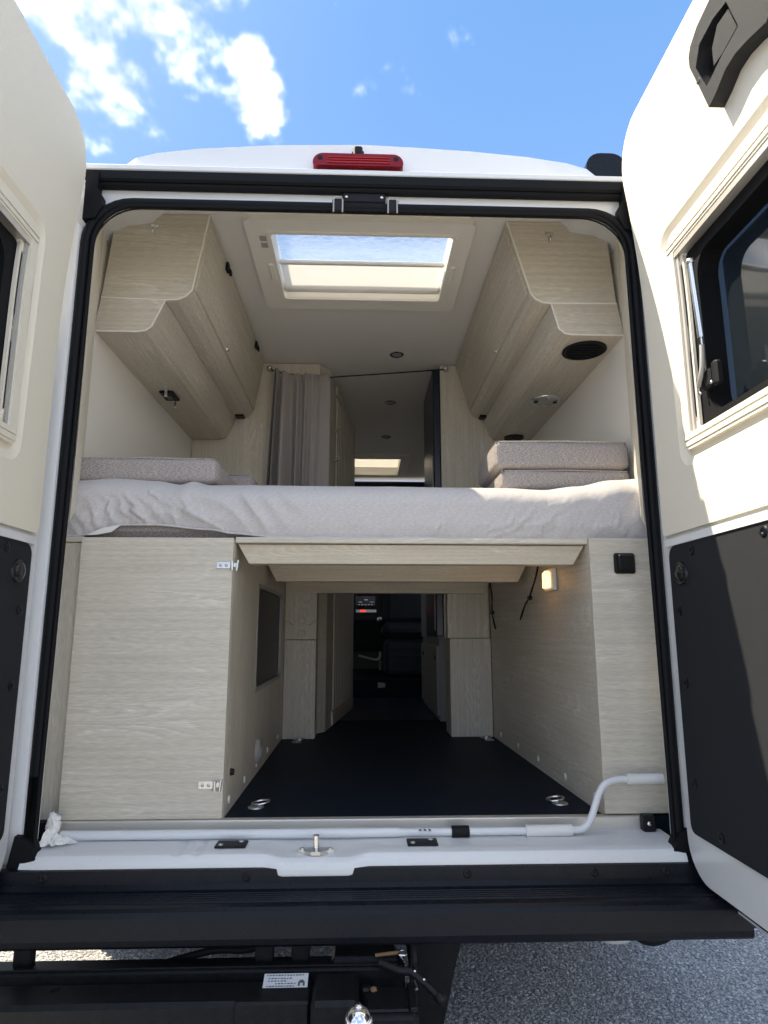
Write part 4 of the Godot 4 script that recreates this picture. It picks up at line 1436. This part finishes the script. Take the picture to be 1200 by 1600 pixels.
func build_interior_units() -> void:
	# washroom at the left of the aisle
	var t := thing("washroom_unit", "wood clad washroom wall along the aisle with a ribbed door and small handles", "washroom", Vector3(-0.5, FLOOR, -2.0))
	begin(1); bx(-0.88, -0.228, FLOOR, 2.443, -1.58, -1.518)
	part(t, "end_wall", "wood")
	begin(1); prism([Vector2(-0.228, -1.519), Vector2(-0.175, -1.60), Vector2(-0.052, -2.60), Vector2(-0.08, -2.66), Vector2(-0.88, -2.66), Vector2(-0.88, -1.581), Vector2(-0.229, -1.581)], 1, FLOOR, 2.444)
	part(t, "side_wall", "wood")
	var A := Vector3(-0.172, 0, -1.66)
	var B := Vector3(-0.066, 0, -2.50)
	var dir := (B - A).normalized()
	var nrm := Vector3(-dir.z, 0, dir.x)
	if nrm.x < 0: nrm = -nrm
	begin(1)
	for k in 12:
		var p0 := A.lerp(B, 0.20 + k * 0.066) + nrm * 0.004
		var bas := Basis(nrm, Vector3.UP, nrm.cross(Vector3.UP))
		XF = Transform3D(bas, p0)
		box(Vector3(0, 1.50, 0), Vector3(0.014, 1.72, 0.046), 0.005)
	XF = Transform3D.IDENTITY
	part(t, "ribbed_door", "wood")
	begin(1)
	XF = Transform3D(Basis(nrm, Vector3.UP, nrm.cross(Vector3.UP)), A.lerp(B, 0.58) + nrm * 0.008)
	box(Vector3(0, 2.39, 0), Vector3(0.014, 0.05, 0.76), 0.003)
	box(Vector3(0, 0.60, 0), Vector3(0.012, 0.07, 0.76), 0.003)
	part(t, "door_rail", "wood")
	for y in [2.13, 1.96]:
		begin()
		var h := A + nrm * 0.016 + dir * 0.04
		tube([h + Vector3(0, y, 0), h + Vector3(0.012, y + 0.004, 0), h + dir * 0.10 + Vector3(0.012, y + 0.05, 0), h + dir * 0.10 + Vector3(0, y + 0.05, 0)], 0.004, 8)
		part(t, "handle", "chrome")
	# low pillar under the bed with a flap
	var p := thing("wood_pillar", "grey wood pillar under the bed with a moulded oval flap and round lock", "pillar", Vector3(-0.29, FLOOR, -1.45))
	begin(1); bx(-0.3605, -0.212, FLOOR, 1.005, -1.517, -1.388, 0.001)
	part(p, "lower_front", "wood_b")
	begin(1); bx(-0.3605, -0.212, 1.008, 1.290, -1.517, -1.388, 0.001)
	part(p, "upper_front", "wood")
	begin(1); prism(rrect4(-0.316, -0.252, 1.066, 1.158, [0.03, 0.03, 0.004, 0.004], 5), 2, -1.388, -1.384)
	var fl := part(p, "flap", "wood")
	for q in [1.094, 1.036]:
		begin(); lathe([Vector2(0, 0.003), Vector2(0.014, 0.003), Vector2(0.017, 0.006), Vector2(0.019, 0.0)], Vector3(-0.283, q, -1.384 if q > 1.05 else -1.388), Vector3.BACK, 18)
		part(fl, "lock", "wood")
	begin()
	tube(smooth_path([Vector3(-0.358, 1.094, -1.386), Vector3(-0.345, 1.092, -1.386), Vector3(-0.33, 1.078, -1.386), Vector3(-0.318, 1.076, -1.386)], 4), 0.0025, 6)
	tube(smooth_path([Vector3(-0.214, 1.094, -1.386), Vector3(-0.225, 1.092, -1.386), Vector3(-0.238, 1.078, -1.386), Vector3(-0.25, 1.076, -1.386)], 4), 0.0025, 6)
	part(fl, "seam", "grey_plastic")
	# right end wall, dark edge of the tall fridge, stepped box, kitchen
	t = thing("partition_wall", "pale wood partition beside the aisle at the foot of the stacked cushions", "partition", Vector3(0.64, 1.3, -1.52))
	begin(1); bx(0.412, 0.872, 1.015, 2.446, -1.55, -1.518)
	part(t, "panel", "wood")
	t = thing("fridge", "tall dark blue fridge front edge standing by the aisle", "fridge", Vector3(0.40, FLOOR, -1.8))
	begin(); bx(0.372, 0.411, 1.02, 2.425, -2.02, -1.522, 0.006)
	part(t, "door", "blue_dark")
	begin(); bx(0.366, 0.3715, 1.05, 1.95, -1.56, -1.535, 0.002)
	part(t, "handle", "grey_plastic")
	t = thing("stepped_box", "grey wood box on the floor against the locker, set forward at its foot", "box", Vector3(0.53, FLOOR, -1.5))
	begin(1); bx(0.425, 0.623, FLOOR, 1.012, -1.60, -1.422, 0.0015)
	part(t, "lower_box", "wood")
	begin(1); bx(0.418, 0.6225, 1.0135, 1.290, -1.60, -1.440, 0.001)
	part(t, "upper_panel", "wood")
	t = thing("kitchen_unit", "grey kitchen unit along the aisle with a drawer front and round lock", "kitchen unit", Vector3(0.6, FLOOR, -2.4))
	begin(1); bx(0.435, 0.872, FLOOR, 1.45, -2.88, -1.935, 0.002)
	part(t, "carcass", "grey_plastic")
	begin(1); bx(0.420, 0.4345, FLOOR + 0.03, 0.962, -2.86, -1.94, 0.002)
	var dr := part(t, "door", "grey_plastic")
	begin(1); bx(0.422, 0.4345, 1.01, 1.42, -2.86, -1.94, 0.002)
	part(t, "drawer", "grey_plastic")
	for z in [-2.0, -2.7]:
		begin(); lathe([Vector2(0, 0.006), Vector2(0.012, 0.005), Vector2(0.015, 0.0)], Vector3(0.420, 0.90, z), Vector3.LEFT, 14)
		part(dr, "lock", "black")
	# cab
	t = thing("cab_seat", "dark ribbed cab seat seen from behind past the kitchen", "seat", Vector3(0.45, 0.69, -3.7))
	begin(); bx(0.19, 0.72, 0.69, 0.98, -4.0, -3.46, 0.03)
	var base := part(t, "seat_box", "dash")
	for k in 4:
		begin(); bx(0.23, 0.68, 0.73 + k * 0.055, 0.75 + k * 0.055, -3.463, -3.45, 0.004)
		part(base, "rib", "seat")
	begin(); bx(0.17, 0.74, 0.985, 1.12, -4.02, -3.45, 0.05)
	part(t, "cushion", "seat")
	begin(); bx(0.18, 0.73, 1.10, 1.74, -3.62, -3.46, 0.05)
	part(t, "backrest", "seat")
	begin(); bx(0.31, 0.60, 1.76, 1.96, -3.60, -3.50, 0.04)
	part(t, "headrest", "seat")
	t = thing("dashboard", "black dashboard with a radio and a small red display in the cab", "dashboard", Vector3(0, 0.69, -4.5))
	begin(); prism([Vector2(-4.88, 0.70), Vector2(-4.42, 0.70), Vector2(-4.55, 0.85), Vector2(-4.42, 1.15), Vector2(-4.42, 1.42), Vector2(-4.55, 1.48), Vector2(-4.88, 1.5)], 0, -0.88, 0.88)
	part(t, "body", "dash")
	begin(); bx(-0.05, 0.13, 1.275, 1.375, -4.42, -4.405, 0.006)
	var ra := part(t, "radio", "black_gloss")
	begin()
	for k in 5: bx(-0.03 + k * 0.03, -0.012 + k * 0.03, 1.285, 1.293, -4.405, -4.402)
	for k in 3: bx(-0.03 + k * 0.055, 0.005 + k * 0.055, 1.31 + 0.02 * (k % 2), 1.318 + 0.02 * (k % 2), -4.405, -4.402)
	part(ra, "button", "zinc")
	begin(); bx(-0.05, 0.14, 1.215, 1.245, -4.42, -4.403, 0.003)
	var st := part(t, "switch_strip", "zinc")
	begin(); bx(-0.01, 0.04, 1.220, 1.240, -4.403, -4.401)
	part(st, "display", "display_red")
	t = thing("gear_lever", "gear lever with a bright knob below the dashboard", "gear lever", Vector3(0.17, 0.69, -4.2))
	begin(); tube(smooth_path([Vector3(0.18, 1.02, -4.35), Vector3(0.175, 1.06, -4.25), Vector3(0.165, 1.12, -4.2)], 4), 0.010, 8)
	part(t, "shaft", "black")
	begin(); lathe([Vector2(0, -0.03), Vector2(0.018, -0.025), Vector2(0.026, 0.0), Vector2(0.022, 0.022), Vector2(0.0, 0.03)], Vector3(0.163, 1.145, -4.195), Vector3.UP, 16)
	part(t, "knob", "chrome")
	t = thing("hand_brake", "long grey hand brake lever on the cab floor", "lever", Vector3(0.15, 0.69, -4.1))
	begin(); tube(smooth_path([Vector3(0.17, 0.70, -4.2), Vector3(0.17, 0.86, -4.15), Vector3(0.14, 0.80, -4.0), Vector3(-0.02, 0.83, -4.1)], 5), 0.010, 8)
	part(t, "lever", "zinc")

# ---------------------------------------------------------------- loose things
func build_crank() -> void:
	var t := thing("awning_crank", "white telescopic awning crank lying on the sill with its handle against the locker", "crank", Vector3(0, 0.53, -0.05))
	begin(); tube([Vector3(-0.748, 0.5435, -0.052), Vector3(0.10, 0.5435, -0.052)], 0.0115, 14)
	part(t, "outer_tube", "pole_white")
	begin(); tube([Vector3(0.10, 0.5435, -0.052), Vector3(0.43, 0.5435, -0.052)], 0.0095, 14)
	part(t, "inner_tube", "pole_white")
	begin()
	for k in 14:
		XF = Transform3D(Basis(Vector3.RIGHT, TAU * k / 14), Vector3(0.257, 0.5435, -0.052))
		box(Vector3(0, 0.0125, 0), Vector3(0.044, 0.004, 0.003), 0.0008)
	XF = Transform3D.IDENTITY
	tube([Vector3(0.234, 0.5435, -0.052), Vector3(0.279, 0.5435, -0.052)], 0.0130, 16)
	part(t, "collar", "black")
	begin(); tube([Vector3(0.425, 0.5435, -0.052), Vector3(0.545, 0.5445, -0.052)], 0.0145, 16)
	part(t, "grip", "plastic_white")
	begin(); tube(smooth_path([Vector3(0.545, 0.5445, -0.052), Vector3(0.575, 0.548, -0.053), Vector3(0.598, 0.572, -0.055), Vector3(0.622, 0.625, -0.06), Vector3(0.643, 0.652, -0.064), Vector3(0.675, 0.662, -0.068), Vector3(0.71, 0.663, -0.07)], 6), 0.0090, 12)
	part(t, "bent_rod", "pole_white")
	begin(); tube([Vector3(0.705, 0.663, -0.07), Vector3(0.80, 0.663, -0.07)], 0.0135, 16)
	part(t, "handle", "plastic_white")
	begin()
	for k in 3: bx(0.150 + k * 0.012, 0.156 + k * 0.012, 0.5505, 0.5515, -0.050 - 0.003 * k, -0.038)
	part(t, "print", "ink")

func build_tissue() -> void:
	var t := thing("paper_tissue", "crumpled white paper tissue stuffed in the corner of the sill", "tissue", Vector3(-0.755, 0.53, -0.03))
	var nn := FastNoiseLite.new(); nn.seed = 77; nn.frequency = 14.0; nn.fractal_octaves = 3
	begin()
	var f := func(u: float, v: float):
		var c := Vector3(-0.768, 0.566, -0.05)
		var th: float = u * TAU
		var ph: float = (v - 0.5) * PI
		var d := Vector3(cos(th) * cos(ph), sin(ph), sin(th) * cos(ph))
		var r := 1.0 + 0.5 * nn.get_noise_3dv(d * 0.08) + 0.35 * absf(nn.get_noise_3dv(d * 0.25 + Vector3.ONE * 3.0))
		var p := d * Vector3(0.015, 0.027, 0.015) * r
		return c + p
	grid(40, 28, f, Vector3.LEFT)
	part(t, "wad", "tissue")
	begin()
	var g := func(u: float, v: float):
		var x := lerpf(-0.778, -0.700, u)
		var z := lerpf(-0.035, 0.008 - 0.03 * u, v)
		var y := 0.5335 + 0.012 * absf(nn.get_noise_2d(x * 1.0, z * 1.5)) * (1.0 - u) + 0.028 * (1.0 - u) * (1.0 - v) + 0.010 * absf(nn.get_noise_2d(x * 3.0 + 9.0, z * 2.0)) * (1.0 - absf(u - 0.4))
		return Vector3(x, y, z + 0.008 * nn.get_noise_2d(x * 2.0, 5.0))
	grid(36, 16, g, Vector3.UP)
	part(t, "corner", "tissue")

func build_rings() -> void:
	var spots := [[Vector3(-0.293, FLOOR, -0.235), "steel lashing ring in the floor beside the latch of the locker door"], [Vector3(0.575, FLOOR, -0.245), "steel lashing ring in the floor beside the locker with the switch"], [Vector3(-0.285, FLOOR, -1.30), "steel lashing ring in the floor at the foot of the wood pillar"], [Vector3(0.585, FLOOR, -1.33), "steel lashing ring in the floor at the foot of the stepped box"]]
	for q in spots:
		var c: Vector3 = q[0]
		var t := thing("lashing_ring", q[1], "lashing ring", c, "lashing rings in the cargo floor")
		begin(); lathe([Vector2(0.0, 0.004), Vector2(0.018, 0.004), Vector2(0.022, 0.002), Vector2(0.023, 0.0)], c, Vector3.UP, 20)
		part(t, "plate", "zinc")
		begin()
		var pts := []
		for k in 24: pts.append(c + Vector3(0.024 * cos(TAU * k / 24) + 0.012 * signf(-c.x), 0.011 + 0.003 * cos(TAU * k / 24), 0.022 * sin(TAU * k / 24) - 0.008))
		tube(pts, 0.0035, 8, true)
		part(t, "ring", "chrome")

func build_awning() -> void:
	var t := thing("awning_case", "black awning case end standing on the roof edge above the open door", "awning", Vector3(0.8, 2.40, -1.9))
	begin(); prism(rrect4(0.732, 0.86, 2.445, 2.596, [0.02, 0.03, 0.05, 0.05], 6), 2, -3.6, -0.16)
	part(t, "case", "black")
	begin(); prism(rrect4(0.729, 0.863, 2.443, 2.599, [0.02, 0.03, 0.05, 0.05], 6), 2, -0.16, -0.135)
	part(t, "end_cap", "bumper")
	for z in [-0.4, -2.0, -3.3]:
		begin(); bx(0.75, 0.83, 2.36, 2.446, z - 0.03, z + 0.03)
		part(t, "bracket", "black")

func build_tow_frame() -> void:
	var t := thing("tow_carrier", "black steel carrier frame with two cross beams under the bumper", "tow frame", Vector3(-0.3, 0.2, 0.2))
	begin(); bx(-1.02, 0.10, 0.262, 0.332, 0.098, 0.156, 0.006)
	var ba := part(t, "rear_beam", "steel_black")
	begin(); bx(-1.02, 0.085, 0.334, 0.338, 0.140, 0.156, 0.001)
	part(ba, "beam_edge", "steel_black")
	begin(); bx(-1.02, -0.096, 0.19, 0.328, 0.190, 0.275, 0.008)
	var bb := part(t, "front_beam", "steel_black")
	for q in [[-0.62, 0.215, 0.008], [-0.455, 0.219, 0.015]]:
		begin()
		lathe([Vector2(0, 0.0006), Vector2(q[2], 0.0006), Vector2(q[2] + 0.002, 0.0)], Vector3(q[0], 0.328, q[1]), Vector3.UP, 16)
		part(bb, "bolt_hole", "rubber")
	begin(); lathe([Vector2(0.042, 0.0), Vector2(0.042, 0.008), Vector2(0.034, 0.010), Vector2(0.0, 0.008)], Vector3(-0.165, 0.245, 0.275), Vector3.BACK, 24)
	part(bb, "end_plug", "black")
	begin(); bx(-0.245, -0.098, 0.21, 0.331, 0.225, 0.282, 0.004)
	part(bb, "weld_plate", "steel_black")
	# raised end block with the swivel
	begin(); bx(-0.06, 0.085, 0.262, 0.348, 0.088, 0.150, 0.006)
	bx(-0.094, 0.0, 0.17, 0.338, 0.185, 0.300, 0.008)
	part(t, "swivel_block", "steel_black")
	begin(); bx(0.002, 0.118, 0.16, 0.315, 0.192, 0.300, 0.010)
	bx(0.004, 0.024, 0.30, 0.322, 0.20, 0.222, 0.004)
	var sb := part(t, "swivel_arm", "steel_black")
	begin(); lathe([Vector2(0, 0.005), Vector2(0.007, 0.004), Vector2(0.009, 0.0)], Vector3(0.030, 0.3155, 0.212), Vector3.UP, 6)
	part(sb, "bolt", "rust")
	begin(); bx(0.10, 0.116, 0.3155, 0.325, 0.205, 0.298, 0.002)
	bx(0.014, 0.10, 0.3155, 0.322, 0.252, 0.298, 0.003)
	part(sb, "rim_edge", "steel_black")
	# side bracket hanging from the bumper
	begin(); prism([Vector2(0.10, 0.40), Vector2(0.255, 0.40), Vector2(0.225, 0.30), Vector2(0.18, 0.12), Vector2(0.125, 0.10), Vector2(0.115, 0.28)], 2, 0.05, 0.066)
	prism([Vector2(0.05, 0.40), Vector2(0.11, 0.40), Vector2(0.155, 0.34), Vector2(0.19, 0.10), Vector2(0.06, 0.10)], 0, 0.118, 0.126)
	part(t, "side_bracket", "steel_black")
	for x in [-0.735, -0.21, -0.13]:
		begin(); bx(x - 0.02, x + 0.02, 0.29, 0.41, 0.10, 0.125, 0.003)
		part(t, "hanger", "steel_black")
	# rating plate with print
	begin()
	XF = Transform3D(Basis(Vector3.RIGHT, 0.35), Vector3(-0.152, 0.3335, 0.214))
	box(Vector3.ZERO, Vector3(0.092, 0.002, 0.042), 0.0008)
	XF = Transform3D.IDENTITY
	var rp := part(t, "rating_plate", "label_plate", "small metal rating plate with fine print")
	begin()
	XF = Transform3D(Basis(Vector3.RIGHT, 0.35), Vector3(-0.152, 0.3350, 0.2145))
	for q in [[-0.002, -0.0155, 0.08], [-0.012, -0.008, 0.05], [-0.018, -0.002, 0.04], [0.0, 0.004, 0.045], [-0.01, 0.010, 0.06], [0.012, 0.0155, 0.05]]:
		var n := int(q[2] / 0.006)
		for k in n:
			box(Vector3(q[0] - q[2] * 0.5 + (k + 0.5) * q[2] / n, 0, q[1]), Vector3(0.0046 if k % 3 else 0.003, 0.0004, 0.0022))
	prism(PackedVector2Array([Vector2(0.026, 0.010), Vector2(0.026, 0.002), Vector2(0.030, -0.004), Vector2(0.036, -0.004), Vector2(0.040, 0.002), Vector2(0.040, 0.010), Vector2(0.036, 0.010), Vector2(0.036, 0.003), Vector2(0.030, 0.003), Vector2(0.030, 0.010)]), 1, 0.0, 0.0004)
	XF = Transform3D.IDENTITY
	part(rp, "print", "ink")
	# tow ball on its neck
	var b := thing("tow_ball", "greased steel tow ball in front of the carrier frame", "tow ball", Vector3(0, 0.2, 0.45))
	begin()
	var prof := []
	for k in 15:
		var a := -PI * 0.38 + (PI * 0.88) * k / 14
		prof.append(Vector2(0.0255 * cos(a), 0.0255 * sin(a)))
	prof.append(Vector2(0.007, 0.0250)); prof.append(Vector2(0.006, 0.0285)); prof.append(Vector2(0.0, 0.0295))
	lathe(prof, Vector3(0.0, 0.382, 0.45), Vector3.UP, 32)
	part(b, "ball", "chrome")
	begin(); tube(smooth_path([Vector3(0.0, 0.365, 0.45), Vector3(0, 0.30, 0.45), Vector3(0, 0.25, 0.42), Vector3(0, 0.235, 0.33), Vector3(0, 0.24, 0.28)], 6), 0.0165, 14)
	part(b, "neck", "steel_black")
	# locking lever with spring clip
	var l := thing("locking_lever", "black locking lever sticking out of the carrier frame", "lever", Vector3(0.12, 0.33, 0.2))
	begin(); tube(smooth_path([Vector3(0.045, 0.345, 0.165), Vector3(0.085, 0.338, 0.185), Vector3(0.11, 0.337, 0.19), Vector3(0.135, 0.325, 0.205), Vector3(0.165, 0.305, 0.222)], 5), 0.0085, 10)
	part(l, "rod", "black")
	begin(); lathe([Vector2(0, -0.012), Vector2(0.011, -0.010), Vector2(0.012, 0.008), Vector2(0, 0.012)], Vector3(0.168, 0.303, 0.224), Vector3(0.7, -0.5, 0.4), 12)
	part(l, "knob", "black")
	for q in [Vector3(0.118, 0.3445, 0.196), Vector3(0.136, 0.3345, 0.208)]:
		begin(); lathe([Vector2(0, 0.003), Vector2(0.003, 0.002), Vector2(0.004, 0)], q - Vector3(0, 0.003, 0), Vector3.UP, 10)
		part(l, "rivet", "chrome")
	var c := thing("spring_clip", "bent steel spring clip with a rusty pin in the carrier frame", "clip", Vector3(0.08, 0.35, 0.15))
	begin(); tube([Vector3(0.035, 0.3525, 0.150), Vector3(0.085, 0.358, 0.152)], 0.004, 8)
	part(c, "pin", "rust")
	begin()
	var pts := []
	for k in 16: pts.append(Vector3(0.094 + 0.010 * cos(TAU * k / 15 * 0.8 - 2.4), 0.358 + 0.002 * k / 15, 0.156 + 0.013 * sin(TAU * k / 15 * 0.8 - 2.4)))
	pts.append(Vector3(0.098, 0.352, 0.185))
	tube(pts, 0.0022, 6)
	part(c, "loop", "chrome")
	begin(); tube([Vector3(0.117, 0.327, 0.205), Vector3(0.119, 0.322, 0.225)], 0.003, 8)
	part(c, "tail", "chrome")
	var h := thing("cable", "black cable looped behind the rear beam of the carrier frame", "cable", Vector3(-0.3, 0.33, 0.05))
	begin(); tube(smooth_path([Vector3(-0.43, 0.318, 0.09), Vector3(-0.33, 0.34, 0.088), Vector3(-0.25, 0.342, 0.09), Vector3(-0.19, 0.36, 0.08), Vector3(-0.16, 0.40, 0.06)], 6), 0.008, 8)
	part(h, "sheath", "rubber")

func build_ground() -> void:
	begin()
	face([Vector3(-300, 0, -300), Vector3(300, 0, -300), Vector3(300, 0, 300), Vector3(-300, 0, 300)], Vector3.UP)
	structure("ground", "asphalt")
	# loose looking chippings of the surface, only where it is close enough to see them
	begin()
	var v := [Vector3(0, 0.6, 0), Vector3(0.95, 0.1, 0.2), Vector3(0.15, 0.15, 0.8), Vector3(-0.9, 0.05, 0.25), Vector3(-0.3, 0.1, -0.75), Vector3(0.55, 0.2, -0.6), Vector3(0, -0.6, 0)]
	for k in 5:
		face([v[0], v[1 + k], v[1 + (k + 1) % 5]], v[1 + k] + v[1 + (k + 1) % 5] + Vector3.UP)
		face([v[6], v[1 + k], v[1 + (k + 1) % 5]], v[1 + k] + v[1 + (k + 1) % 5] + Vector3.DOWN * 2)
	S.generate_normals()
	var mesh := S.commit()
	var mm := MultiMesh.new()
	mm.transform_format = MultiMesh.TRANSFORM_3D
	mm.use_colors = true
	mm.mesh = mesh
	mm.instance_count = 260000
	for i in mm.instance_count:
		var near := i < 120000
		var x := rng.randf_range(-1.7, 1.9) if near else rng.randf_range(-3.2, 3.2)
		var z := rng.randf_range(-1.6, 0.12) if near else rng.randf_range(-2.6, 2.6)
		var s := rng.randf_range(0.0032, 0.0075)
		var b := Basis.from_euler(Vector3(rng.randf_range(-0.5, 0.5), rng.randf() * TAU, rng.randf_range(-0.5, 0.5))).scaled(Vector3(s * rng.randf_range(0.8, 1.3), s * 0.8, s * rng.randf_range(0.7, 1.1)))
		mm.set_instance_transform(i, Transform3D(b, Vector3(x, 0.0005, z)))
		var g := rng.randf_range(0.20, 0.42) if rng.randf() > 0.10 else rng.randf_range(0.40, 0.58)
		mm.set_instance_color(i, Color(g * 1.01, g, g * 0.985))
	var o := MultiMeshInstance3D.new()
	o.multimesh = mm
	o.material_override = M.chips
	o.name = "asphalt_chippings"
	o.set_meta("kind", "stuff")
	o.set_meta("label", "grey stone chippings of the asphalt surface")
	o.set_meta("category", "gravel")
	add_child(o)

func _ready() -> void:
	rng.seed = 20240611
	# camera: phone held at about 1 m, tilted up
	var cam := Camera3D.new()
	cam.name = "camera"
	cam.fov = 77.32
	cam.near = 0.02
	cam.far = 1000.0
	add_child(cam)
	cam.position = Vector3(0.0, 1.05, 1.70)
	cam.rotation_degrees = Vector3(10.48, -2.0, 0.0)
	cam.current = true
	# sky, sun, exposure
	var sun_to := Vector3(-0.63, 1.0, -0.235).normalized()
	var env := Environment.new()
	env.background_mode = Environment.BG_SKY
	env.sky = Sky.new()
	env.sky.sky_material = make_sky(sun_to)
	env.background_energy_multiplier = 1.0
	env.tonemap_mode = Environment.TONE_MAPPER_LINEAR
	env.tonemap_exposure = 5.6
	env.sdfgi_enabled = true
	env.ssao_enabled = true
	env.ssil_enabled = true
	var we := WorldEnvironment.new()
	we.name = "world_environment"
	we.environment = env
	add_child(we)
	var sun := DirectionalLight3D.new()
	sun.name = "sun"
	sun.light_color = Color(1.0, 0.94, 0.83)
	sun.light_energy = 0.72
	sun.light_angular_distance = 0.5
	sun.shadow_enabled = true
	add_child(sun)
	sun.look_at_from_position(sun_to * 50.0, Vector3.ZERO, Vector3.UP)

	make_materials()
	# large structure
	build_ground()
	build_van_shell()
	build_door(-1.0, 0.83, "white open rear door with cream lining, hinged beside the locker with the large door")
	build_door(1.0, 0.80, "white open rear door with cream lining, hinged beside the locker with the switch")
	build_overhead(-1)
	build_overhead(1)
	build_lockers()
	build_interior_units()
	build_bed()
	build_cushions()
	build_curtain()
	build_cabinet_fittings()
	build_awning()
	build_tow_frame()
	# small loose things
	build_crank()
	build_tissue()
	build_rings()
